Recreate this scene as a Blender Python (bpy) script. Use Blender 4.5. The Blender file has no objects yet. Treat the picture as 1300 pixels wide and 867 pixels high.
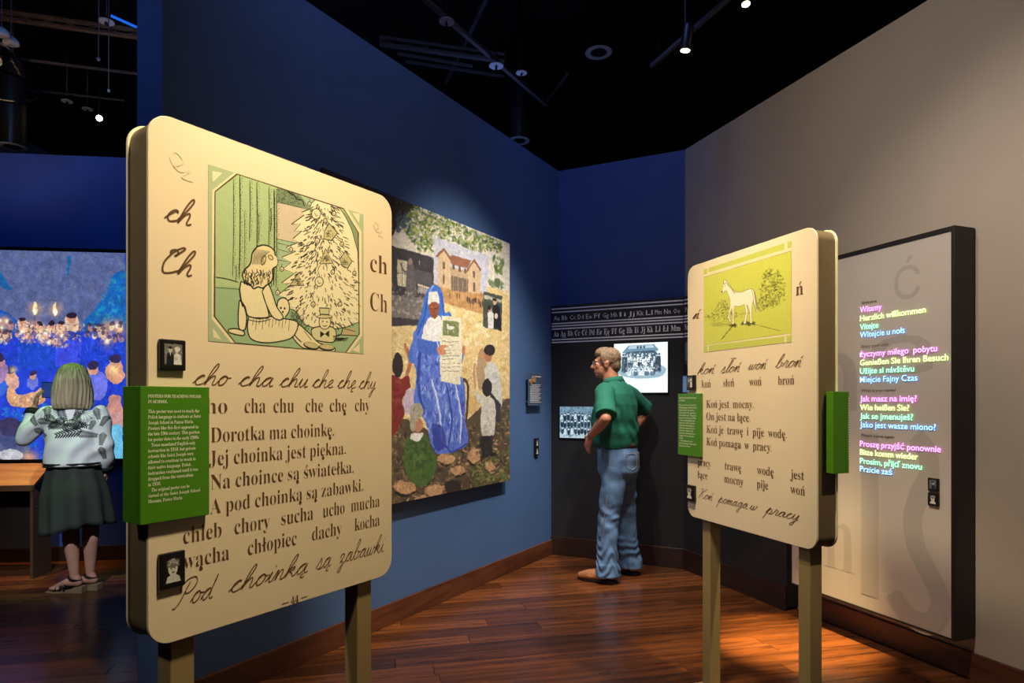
import bpy, bmesh, math, random
import numpy as np
from mathutils import Vector, Matrix, noise
random.seed(7)
PI = math.pi
S = bpy.context.scene
C = S.collection
CAM_Z = 1.4

# ------------------------------------------------------------------ camera, world, exposure
cd = bpy.data.cameras.new('camera'); cam = bpy.data.objects.new('camera', cd); C.objects.link(cam)
cam.location = (0, 0, CAM_Z); cam.rotation_euler = (PI/2, 0, 0)
cd.sensor_width = 36; cd.lens = 800/1300*36; cd.shift_y = (510-433.5)/1300
cd.clip_start = .05; cd.clip_end = 60
S.camera = cam
w = bpy.data.worlds.new('world'); S.world = w; w.use_nodes = True
w.node_tree.nodes['Background'].inputs[0].default_value = (.10, .16, .42, 1)
w.node_tree.nodes['Background'].inputs[1].default_value = .012
S.view_settings.view_transform = 'Standard'; S.view_settings.look = 'None'
S.view_settings.exposure = 0; S.view_settings.gamma = 1

WARM = (1, .80, .52); TUNG = (1, .66, .34); NEUT = (1, .93, .82); BLUE = (.10, .22, 1); COOL = (.62, .75, 1)
def lamp(name, loc, aim, power, size, blend=.6, col=WARM, rad=.04):
    ld = bpy.data.lights.new(name, 'SPOT'); ld.energy = power; ld.color = col
    ld.spot_size = math.radians(size); ld.spot_blend = blend; ld.shadow_soft_size = rad
    o = bpy.data.objects.new(name, ld); C.objects.link(o); o.location = loc
    o.rotation_euler = (Vector(aim)-Vector(loc)).to_track_quat('-Z', 'Y').to_euler()
    return o
lamp('spot_left_board', (.10, 1.10, 3.2), (-.58, 1.83, 1.60), 225, 66, .9, (1, .81, .51), .12)
lamp('spot_right_board', (.10, 2.05, 3.7), (.98, 2.8, 1.65), 320, 36, .9, (1, .80, .49), .10)
lamp('spot_right_board_edge', (2.1, 1.3, 4.0), (1.3, 2.5, 1.6), 300, 26, .8, WARM)
lamp('fill_board_side', (-2.3, .3, 3.9), (-1.0, 2.2, 1.5), 190, 50, 1, (1, .88, .72), .1)  # added soft fill with no fixture, brightens the left board's side
lamp('spot_wall_end', (-2.9, 1.9, 4.3), (-1.6, 2.85, 2.4), 40, 50, 1, (.22, .38, 1), .1)
lamp('spot_mural', (1.1, 3.2, 4.4), (-.15, 4.55, 1.45), 640, 47, .95, NEUT, .08)
lamp('spot_wall_left_low', (.9, 3.0, 4.3), (-.05, 5.0, .3), 120, 56, 1, NEUT)
lamp('spot_man', (1.37, 4.6, 4.0), (.80, 5.0, .9), 150, 40, .7, NEUT, .03)
lamp('spot_man_key', (.1, 3.6, 4.2), (.85, 5.05, 1.1), 200, 30, .7, NEUT, .03)
lamp('spot_right_wall', (.2, 1.9, 4.4), (2.35, 2.7, .9), 330, 66, 1, (1, .85, .68))
lamp('spot_right_wall_high', (.4, 2.6, 3.0), (2.2, 3.4, 2.9), 46, 100, 1, (1, .88, .80))
lamp('spot_floor_pool', (1.50, 3.25, 4.5), (1.64, 3.66, 0), 5200, 14, .85, (1, .72, .30), .03)
lamp('spot_floor_middle', (.3, 3.6, 4.6), (.35, 4.3, 0), 80, 60, 1, TUNG)
lamp('spot_far_wall', (-3.6, 3.6, 4.6), (-4.1, 5.5, 2.9), 50, 80, 1, (.14, .42, 1), .2)
lamp('spot_woman_green', (-3.45, 4.25, 4.4), (-3.36, 4.62, 1.3), 190, 15, .8, (.35, 1, .12))
lamp('spot_woman', (-2.0, 1.7, 3.3), (-3.2, 4.65, .8), 400, 24, .8, (.84, .92, 1))
lamp('spot_desk', (-4.1, 4.3, 4.2), (-4.15, 5.1, .8), 380, 26, .8, (1, .60, .18))
lamp('spot_blue_walls', (.6, 3.9, 5.0), (.9, 5.7, 2.9), 42, 80, 1, (.22, .36, 1), .2)
lamp('spot_blue_left', (-.2, 2.2, 5.2), (-.6, 4.3, 3.2), 70, 90, 1, (.42, .5, 1), .2)
lamp('fill_up_blue', (-2.4, 5.0, 3.7), (-3.0, 6.0, 5.6), 26, 150, 1, (.30, .42, 1), .3)  # added upward fill, no real fixture; stands in for bounce on the ceiling bars
lamp('fill_up_blue_right', (-.2, 5.9, 3.7), (-.1, 6.6, 5.6), 14, 150, 1, (.25, .40, 1), .3)  # second added fill from below, for the bars over the blue wall
lamp('fill_up_warm', (-4.3, 4.6, 2.95), (-4.2, 5.6, 5.6), 26, 140, 1, (1, .7, .42), .3)  # unseen warm fill in place of bounce, lifts the far-left can's ring

# ------------------------------------------------------------------ helpers: materials
def lin(c):
    return tuple((x/12.92 if x <= .04045 else ((x+.055)/1.055)**2.4) for x in [v/255 for v in c])
def mat(name, rgb, rough=.5, metal=0, var=.06, scale=30, bump=.0, bscale=200, emit=None, es=1, coat=0, spec=.5, stretch=None):
    m = bpy.data.materials.new(name); m.use_nodes = True; N = m.node_tree.nodes; L = m.node_tree.links
    b = N['Principled BSDF']; c = lin(rgb)
    b.inputs['Roughness'].default_value = rough; b.inputs['Metallic'].default_value = metal
    b.inputs['Specular IOR Level'].default_value = spec
    if coat: b.inputs['Coat Weight'].default_value = coat; b.inputs['Coat Roughness'].default_value = .15
    tc = N.new('ShaderNodeTexCoord'); mp = N.new('ShaderNodeMapping'); L.new(tc.outputs['Object'], mp.inputs[0])
    if stretch: mp.inputs['Scale'].default_value = stretch
    nz = N.new('ShaderNodeTexNoise'); nz.inputs['Scale'].default_value = scale; nz.inputs['Detail'].default_value = 4
    L.new(mp.outputs[0], nz.inputs['Vector'])
    r = N.new('ShaderNodeValToRGB'); L.new(nz.outputs['Fac'], r.inputs[0])
    r.color_ramp.elements[0].position = .3; r.color_ramp.elements[1].position = .7
    r.color_ramp.elements[0].color = (*[x*(1-var) for x in c], 1); r.color_ramp.elements[1].color = (*[min(1, x*(1+var)) for x in c], 1)
    L.new(r.outputs[0], b.inputs['Base Color'])
    if bump:
        n2 = N.new('ShaderNodeTexNoise'); n2.inputs['Scale'].default_value = bscale; n2.inputs['Detail'].default_value = 3
        L.new(mp.outputs[0], n2.inputs['Vector'])
        bp = N.new('ShaderNodeBump'); bp.inputs['Strength'].default_value = bump; bp.inputs['Distance'].default_value = .01
        L.new(n2.outputs['Fac'], bp.inputs['Height']); L.new(bp.outputs[0], b.inputs['Normal'])
    if emit:
        b.inputs['Emission Color'].default_value = (*lin(emit), 1); b.inputs['Emission Strength'].default_value = es
    return m
def imat(name, img, rough=.45, emit=0, mapping=None):
    m = bpy.data.materials.new(name); m.use_nodes = True; N = m.node_tree.nodes; L = m.node_tree.links
    b = N['Principled BSDF']; b.inputs['Roughness'].default_value = rough
    t = N.new('ShaderNodeTexImage'); t.image = img; t.extension = 'EXTEND'
    if emit:
        b.inputs['Base Color'].default_value = (.01, .01, .01, 1)
        L.new(t.outputs[0], b.inputs['Emission Color']); b.inputs['Emission Strength'].default_value = emit
    else:
        L.new(t.outputs[0], b.inputs['Base Color'])
    return m
def wood(name, dark, light, rough=.3, along='X', scale=1.0, rand=True, coat=.3):
    m = bpy.data.materials.new(name); m.use_nodes = True; N = m.node_tree.nodes; L = m.node_tree.links
    b = N['Principled BSDF']; b.inputs['Coat Weight'].default_value = coat; b.inputs['Coat Roughness'].default_value = .22
    tc = N.new('ShaderNodeTexCoord'); oi = N.new('ShaderNodeObjectInfo')
    add = N.new('ShaderNodeVectorMath'); add.operation = 'MULTIPLY_ADD'
    cmb = N.new('ShaderNodeCombineXYZ')
    for k in range(3): L.new(oi.outputs['Random'], cmb.inputs[k])
    L.new(cmb.outputs[0], add.inputs[0]); add.inputs[1].default_value = (37, 19, 11); L.new(tc.outputs['Object'], add.inputs[2])
    mp = N.new('ShaderNodeMapping'); L.new(add.outputs[0], mp.inputs[0])
    st = {'X': (1.5, 13, 13), 'Y': (13, 1.5, 13), 'Z': (13, 13, 1.5)}[along]
    mp.inputs['Scale'].default_value = tuple(v*scale for v in st)
    nz = N.new('ShaderNodeTexNoise'); nz.inputs['Scale'].default_value = 1.6; nz.inputs['Detail'].default_value = 10; nz.inputs['Roughness'].default_value = .62; nz.inputs['Distortion'].default_value = 1.6
    L.new(mp.outputs[0], nz.inputs['Vector'])
    wv = N.new('ShaderNodeTexWave'); wv.bands_direction = 'Y' if along != 'Y' else 'X'; wv.inputs['Scale'].default_value = .32
    wv.inputs['Distortion'].default_value = 14; wv.inputs['Detail'].default_value = 3; wv.inputs['Detail Scale'].default_value = .7
    L.new(mp.outputs[0], wv.inputs['Vector'])
    mx = N.new('ShaderNodeMix'); mx.data_type = 'FLOAT'; mx.inputs[0].default_value = .16
    L.new(nz.outputs['Fac'], mx.inputs[2]); L.new(wv.outputs['Fac'], mx.inputs[3])
    r = N.new('ShaderNodeValToRGB'); L.new(mx.outputs[0], r.inputs[0])
    r.color_ramp.elements[0].position = .28; r.color_ramp.elements[1].position = .72
    r.color_ramp.elements[0].color = (*lin(dark), 1); r.color_ramp.elements[1].color = (*lin(light), 1)
    hs = N.new('ShaderNodeHueSaturation'); L.new(r.outputs[0], hs.inputs['Color'])
    if rand:
        mr = N.new('ShaderNodeMapRange'); mr.inputs[3].default_value = .5; mr.inputs[4].default_value = 1.4
        L.new(oi.outputs['Random'], mr.inputs[0]); L.new(mr.outputs[0], hs.inputs['Value'])
    L.new(hs.outputs[0], b.inputs['Base Color'])
    mr2 = N.new('ShaderNodeMapRange'); mr2.inputs[3].default_value = rough; mr2.inputs[4].default_value = rough+.2
    L.new(nz.outputs['Fac'], mr2.inputs[0]); L.new(mr2.outputs[0], b.inputs['Roughness'])
    bp = N.new('ShaderNodeBump'); bp.inputs['Strength'].default_value = .12; bp.inputs['Distance'].default_value = .004
    L.new(mx.outputs[0], bp.inputs['Height']); L.new(bp.outputs[0], b.inputs['Normal'])
    return m

M = {}
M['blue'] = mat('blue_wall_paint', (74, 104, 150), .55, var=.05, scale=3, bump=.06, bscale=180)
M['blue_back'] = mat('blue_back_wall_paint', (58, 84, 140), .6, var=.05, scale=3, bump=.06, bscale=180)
M['taupe'] = mat('taupe_wall_paint', (176, 164, 152), .6, var=.03, scale=3, bump=.06, bscale=180)
M['black_wall'] = mat('black_graphic_panel', (36, 35, 37), .5, var=.08, scale=8)
M['ceiling'] = mat('black_ceiling', (14, 13, 14), .9)
M['floor_base'] = wood('floor_gap_wood', (28, 14, 8), (44, 24, 14), .5, rand=False)
M['plank'] = wood('floor_plank_wood', (66, 35, 18), (134, 76, 36), .20)
M['base'] = wood('baseboard_wood', (58, 28, 16), (112, 62, 36), .35, rand=False, scale=.8)
M['base_dark'] = wood('dark_baseboard_wood', (30, 15, 10), (54, 28, 18), .4, rand=False)
M['cream'] = mat('cream_acrylic_face', (238, 219, 188), .30, var=.035, scale=2.2, coat=.25)
M['edge'] = mat('frosted_acrylic_edge', (250, 240, 205), .3, var=.02)
M['bodybrown'] = mat('board_body_taupe', (112, 98, 72), .45, var=.04)
M['post'] = mat('painted_steel_post', (150, 130, 88), .4, var=.04)
M['ink'] = mat('brown_ink', (98, 68, 38), .6, var=.08)
M['green'] = mat('green_sign_enamel', (74, 134, 22), .35, var=.04, coat=.3)
M['white_ink'] = mat('white_ink', (226, 234, 206), .6, var=.03)
M['black'] = mat('black_plastic', (20, 19, 19), .35)
M['black_metal'] = mat('black_powder_coat', (30, 29, 31), .45, metal=.2)
M['wall_ink'] = mat('white_wall_print', (240, 236, 236), .6)
M['panel_face'] = mat('pale_grey_panel_face', (196, 188, 180), .22, var=.025, scale=1.5, coat=.4)
M['ghost'] = mat('faint_grey_print', (178, 171, 164), .25, var=.02)
M['dark_ink'] = mat('dark_grey_print', (60, 56, 54), .5)
M['steel'] = mat('brushed_steel', (150, 150, 150), .3, metal=.9)
M['pipe'] = mat('ceiling_pipe_paint', (92, 88, 92), .5, var=.2, scale=20)
M['joist'] = mat('brown_joist_steel', (120, 92, 66), .6, var=.3, scale=14)
M['disc'] = mat('pale_enamel_disc', (190, 190, 200), .5)
M['skin'] = mat('skin', (196, 132, 100), .5, var=.08, scale=18)
M['skin_w'] = mat('skin_legs', (206, 150, 128), .5, var=.07, scale=18)
M['hair_m'] = mat('brown_grey_hair', (138, 112, 86), .6, var=.5, scale=60, bump=.8, bscale=120, stretch=(1, 1, .18))
M['hair_w'] = mat('blonde_hair', (178, 160, 128), .45, var=.35, scale=55, bump=.7, bscale=90, stretch=(1, 1, .06))
M['shirt'] = mat('green_polo_cotton', (16, 104, 82), .85, var=.10, scale=8, bump=.25, bscale=300)
M['denim'] = mat('blue_denim', (98, 132, 172), .85, var=.5, scale=8, bump=.35, bscale=260)
M['denim_dark'] = mat('dark_blue_denim_stitch', (150, 140, 110), .8)
M['leather'] = mat('tan_boot_leather', (186, 122, 76), .4, var=.2, scale=14)
M['belt'] = mat('brown_belt_leather', (92, 58, 36), .45)
M['sole'] = mat('dark_boot_sole', (34, 22, 16), .6)
M['skirt'] = mat('dark_olive_skirt_cloth', (52, 58, 50), .85, var=.1, scale=6, bump=.2)
M['band'] = mat('black_knit_band', (16, 22, 20), .8)
M['wedge'] = mat('cork_wedge_heel', (150, 124, 92), .6, var=.2)
M['oak'] = wood('honey_oak_top', (190, 128, 52), (226, 168, 84), .35, rand=False)
M['desk'] = mat('brown_desk_laminate', (84, 62, 46), .5)
M['glass'] = None

# ------------------------------------------------------------------ helpers: geometry
class MB:
    def __init__(s): s.v = []; s.f = []
    def add(s, v, f):
        b = len(s.v); s.v += [tuple(p) for p in v]; s.f += [tuple(b+i for i in q) for q in f]; return s
    def box(s, x0, x1, y0, y1, z0, z1):
        v = [(x, y, z) for z in (z0, z1) for y in (y0, y1) for x in (x0, x1)]
        return s.add(v, [(0, 2, 3, 1), (4, 5, 7, 6), (0, 1, 5, 4), (2, 6, 7, 3), (0, 4, 6, 2), (1, 3, 7, 5)])
    def obox(s, c, ax, ay, az):
        c, ax, ay, az = map(Vector, (c, ax, ay, az))
        v = [c+ax*i+ay*j+az*k for k in (-1, 1) for j in (-1, 1) for i in (-1, 1)]
        return s.add(v, [(0, 2, 3, 1), (4, 5, 7, 6), (0, 1, 5, 4), (2, 6, 7, 3), (0, 4, 6, 2), (1, 3, 7, 5)])
    def prism(s, pts, y0, y1):          # outline in x,z extruded along y
        n = len(pts)
        v = [(x, y0, z) for x, z in pts]+[(x, y1, z) for x, z in pts]
        f = [tuple(range(n)), tuple(range(2*n-1, n-1, -1))]+[(i, i+n, (i+1) % n+n, (i+1) % n) for i in range(n)]
        return s.add(v, f)
    def loft(s, rings, n=20):           # rings of (cx,cy,cz,rx,ry[,rot])
        v = []; f = []
        for r in rings:
            cx, cy, cz, rx, ry = r[:5]; a0 = r[5] if len(r) > 5 else 0
            for k in range(n):
                a = 2*PI*k/n; x = rx*math.cos(a); y = ry*math.sin(a)
                v.append((cx+x*math.cos(a0)-y*math.sin(a0), cy+x*math.sin(a0)+y*math.cos(a0), cz))
        m = len(rings)
        for i in range(m-1):
            for k in range(n):
                a = i*n+k; b = i*n+(k+1) % n; f.append((a, b, b+n, a+n))
        f.append(tuple(range(n-1, -1, -1))); f.append(tuple((m-1)*n+k for k in range(n)))
        return s.add(v, f)
    def ell(s, c, r, rot=None, n=16):
        c = Vector(c); v = []; f = []; h = n//2
        for i in range(h+1):
            t = PI*i/h
            for k in range(n):
                a = 2*PI*k/n
                p = Vector((r[0]*math.sin(t)*math.cos(a), r[1]*math.sin(t)*math.sin(a), r[2]*math.cos(t)))
                if rot: p = rot @ p
                v.append(c+p)
        for i in range(h):
            for k in range(n): f.append((i*n+k, (i+1)*n+k, (i+1)*n+(k+1) % n, i*n+(k+1) % n))
        return s.add(v, f)
    def cone(s, a, b, ra, rb, n=12):
        a, b = Vector(a), Vector(b); d = (b-a)
        if d.length < 1e-6: return s
        q = d.to_track_quat('Z', 'Y'); v = []
        for p, r in ((a, ra), (b, rb)):
            for k in range(n):
                t = 2*PI*k/n; v.append(p+q @ Vector((r*math.cos(t), r*math.sin(t), 0)))
        f = [(k, (k+1) % n, (k+1) % n+n, k+n) for k in range(n)]
        f += [tuple(range(n-1, -1, -1)), tuple(range(n, 2*n))]
        return s.add(v, f)
    def limb(s, pts, radii, n=14):
        for i in range(len(pts)-1): s.cone(pts[i], pts[i+1], radii[i], radii[i+1], n)
        for p, r in zip(pts, radii): s.ell(p, (r, r, r), None, n)
        return s
    def tube(s, pts, r, n=10):
        for i in range(len(pts)-1): s.cone(pts[i], pts[i+1], r, r, n)
        return s
    def lathe(s, prof, c=(0, 0, 0), n=28, close=True):
        return s.loft([(c[0], c[1], c[2]+z, r, r) for r, z in prof], n) if close else s
    def mesh(s, name, smooth=False, bevel=0):
        me = bpy.data.meshes.new(name); me.from_pydata(s.v, [], s.f)
        bm = bmesh.new(); bm.from_mesh(me)
        bmesh.ops.remove_doubles(bm, verts=bm.verts, dist=1e-6)
        bmesh.ops.recalc_face_normals(bm, faces=bm.faces)
        if bevel: bmesh.ops.bevel(bm, geom=bm.edges[:], offset=bevel, segments=2, affect='EDGES', profile=.5)
        bm.to_mesh(me); bm.free()
        if smooth:
            for p in me.polygons: p.use_smooth = True
        return me
def smooth_angle(me, ang=.6):
    for p in me.polygons: p.use_smooth = True
    bm = bmesh.new(); bm.from_mesh(me)
    for e in bm.edges:
        if len(e.link_faces) == 2 and e.calc_face_angle(0) > ang: e.smooth = False
    bm.to_mesh(me); bm.free()
def link(name, me, m, parent=None, loc=(0, 0, 0)):
    o = bpy.data.objects.new(name, me); C.objects.link(o); o.location = loc
    if m is not None and not me.materials: me.materials.append(m)
    if parent: o.parent = parent
    return o
# the poster sheets are laid out on a 1.42 m tall sheet whose mid line is at 1.4 m; they are built at 88 % of it
BOARD_K = .88; MID = 1.4
class Thing:
    """Empty at a base point; parts are given in the frame (s along, y away from the viewer, absolute z)."""
    def __init__(t, name, label, cat, A=(0, 0), rz=0, s0=0, zb=0, group=None, kind=None, y0=0, foot=False):
        k = t.k = BOARD_K if A in (LB[0], RB[0]) else 1; s0 *= k; y0 *= k; zb = 0 if foot else MID+(zb-MID)*k
        o = bpy.data.objects.new(name, None); C.objects.link(o); o.empty_display_size = .1
        c, s = math.cos(rz), math.sin(rz)
        o.location = (A[0]+c*s0-s*y0, A[1]+s*s0+c*y0, zb); o.rotation_euler = (0, 0, rz)
        if label: o['label'] = label; o['category'] = cat
        if group: o['group'] = group
        if kind: o['kind'] = kind
        t.o = o; t.off = (s0, y0, zb)
    def part(t, name, mb, m, parent=None, smooth=False, bevel=0, label=None, kind=None, angle=None):
        me = mb.mesh(name, smooth, bevel) if isinstance(mb, MB) else mb
        me.transform(Matrix.Translation((-t.off[0], -t.off[1], -t.off[2])) @ Matrix.Translation((0, 0, MID)) @ Matrix.Diagonal((t.k, t.k, t.k, 1)) @ Matrix.Translation((0, 0, -MID)))
        if angle: smooth_angle(me, angle)
        o = link(name, me, m, parent or t.o)
        if label: o['label'] = label
        if kind: o['kind'] = kind
        return o
def struct(name, mb, m, bevel=0, me=None):
    me = me or mb.mesh(name, False, bevel); o = link(name, me, m); o['kind'] = 'structure'; return o
def frame(a, b):
    d = (b[0]-a[0], b[1]-a[1]); return (a, math.atan2(d[1], d[0]), math.hypot(*d))
def ang(d): return math.atan2(d[1], d[0])
LB = ((-.8386, 1.452), ang((.561, .828)), .888)
RB = ((.8848, 3.174), ang((.3382, -.941)), .932)
LW = ((-1.524, 2.746), ang((.5249, .8511)), 3.741)
BW = ((.363, 5.80), ang((.9005, -.4348)), 1.196)
BR = ((1.44, 5.28), ang((.352, -.936)), 1.165)
LP = ((1.816, 4.116), ang((.3509, -.9364)), 1.066)
FW = ((-4.46, 5.49), ang((.9939, .1104)), .996)
MU = ((-1.026, 3.42), ang((.5220, .8529)), 1.929)
def wp(F, s, y, z=0):
    (ax, ay), r, _ = F; c, sn = math.cos(r), math.sin(r); return (ax+c*s-sn*y, ay+sn*s+c*y, z)

# ------------------------------------------------------------------ helpers: lettering
_gc = {}
def glyph(ch, style):
    k = (ch, style)
    if k in _gc: return _gc[k]
    body = ch; off = 0; res = 3
    if style.startswith('serif'):
        if 'A' <= ch <= 'Z': body = chr(0x1D400+ord(ch)-65)
        elif 'a' <= ch <= 'z': body = chr(0x1D41A+ord(ch)-97)
        elif '0' <= ch <= '9': body = chr(0x1D7CE+ord(ch)-48)
        off = -.012 if style == 'serif' else -.004
    elif style == 'sans': off = .004
    elif style == 'script': 
        if 'A' <= ch <= 'Z': body = chr(0x1D4D0+ord(ch)-65)
        elif 'a' <= ch <= 'z': body = chr(0x1D4EA+ord(ch)-97)
    if style.endswith('small'): res = 1; off = 0 if style.startswith('serif') else off
    def tm(txt):
        cu = bpy.data.curves.new('t', 'FONT'); cu.body = txt; cu.offset = off; cu.resolution_u = res
        ob = bpy.data.objects.new('t', cu); me = ob.to_mesh()
        v = [(p.co.x, p.co.y) for p in me.vertices]; f = [tuple(p.vertices) for p in me.polygons]
        ob.to_mesh_clear(); bpy.data.objects.remove(ob); bpy.data.curves.remove(cu)
        return v, f
    def wd(txt):
        v, _ = tm(txt); return max(p[0] for p in v)-min(p[0] for p in v) if v else 0
    v, f = tm(body) if ch != ' ' else ([], [])
    adv = .25 if ch == ' ' else wd('H'+body+'H')-wd('HH')
    _gc[k] = (v, f, adv); return _gc[k]
MARKS = {'ą': ('a', 'og'), 'ę': ('e', 'og'), 'Ą': ('A', 'og'), 'Ę': ('E', 'og'), 'ł': ('l', 'st'), 'Ł': ('L', 'st'),
         'ś': ('s', 'ac'), 'ń': ('n', 'ac'), 'ć': ('c', 'ac'), 'ż': ('z', 'dt'), 'Ć': ('C', 'AC'), 'ó': ('o', 'ac'), 'ě': ('e', 'ca')}
def mark(kind, x0, x1, xh, top):
    cx = (x0+x1)/2; w_ = x1-x0
    if kind in ('ac', 'AC'):
        b = top+.05; return [[(cx-.03, b), (cx+.03, b), (cx+.13, b+.17), (cx+.05, b+.19)]]
    if kind == 'ca': b = top+.07; return [[(cx-.15, b+.17), (cx-.08, b+.17), (cx, b+.08), (cx+.08, b+.17), (cx+.15, b+.17), (cx+.04, b), (cx-.04, b)]]
    if kind == 'dt': b = top+.12; return [[(cx+.055*math.cos(a), b+.055*math.sin(a)) for a in [i*PI/4 for i in range(8)]]]
    if kind == 'og': return [[(x1-.16, .02), (x1-.10, .02), (x1-.17, -.09), (x1-.13, -.15), (x1-.04, -.13), (x1-.04, -.17), (x1-.15, -.22), (x1-.24, -.16), (x1-.24, -.08)]]
    if kind == 'st': return [[(x0-.03, top*.40), (x0-.03, top*.47), (x1*.55+x0*.45+.13, top*.66), (x1*.55+x0*.45+.13, top*.58)]]
def typeset(text, style):
    V = []; F = []; x = 0
    native = style == 'sans'
    for ch in text:
        mk = None; c = ch
        if ch in MARKS and (not native or ch in 'ąęĄĘě'): c, mk = MARKS[ch]
        v, f, adv = glyph(c, style); b = len(V)
        V += [(p[0]+x, p[1]) for p in v]; F += [tuple(b+i for i in q) for q in f]
        if mk:
            xs = [p[0] for p in v]; top = max(p[1] for p in v)
            for poly in mark(mk, min(xs), max(xs), .5, top):
                b = len(V); V += [(p[0]+x, p[1]) for p in poly]
                F += [(b, b+i, b+i+1) for i in range(1, len(poly)-1)]
        x += adv
    return V, F
def crom(pts, n=5):
    out = []; P = [pts[0]]+list(pts)+[pts[-1]]
    for i in range(1, len(P)-2):
        p0, p1, p2, p3 = P[i-1:i+3]
        for k in range(n):
            t = k/n
            out.append(tuple(.5*((2*p1[j])+(-p0[j]+p2[j])*t+(2*p0[j]-5*p1[j]+4*p2[j]-p3[j])*t*t+(-p0[j]+3*p1[j]-3*p2[j]+p3[j])*t**3) for j in range(len(p1))))
    out.append(tuple(pts[-1])); return out
def ribbon(pts, hw):
    V = []; F = []; n = len(pts)
    for i, p in enumerate(pts):
        a = pts[max(0, i-1)]; b = pts[min(n-1, i+1)]; dx, dy = b[0]-a[0], b[1]-a[1]; L = math.hypot(dx, dy) or 1
        h = hw if not callable(hw) else hw(dx/L, dy/L)
        if i in (0, n-1): h *= .6
        V += [(p[0]-dy/L*h, p[1]+dx/L*h), (p[0]+dy/L*h, p[1]-dx/L*h)]
    for i in range(n-1): F.append((2*i, 2*i+1, 2*i+3, 2*i+2))
    return V, F
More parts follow.
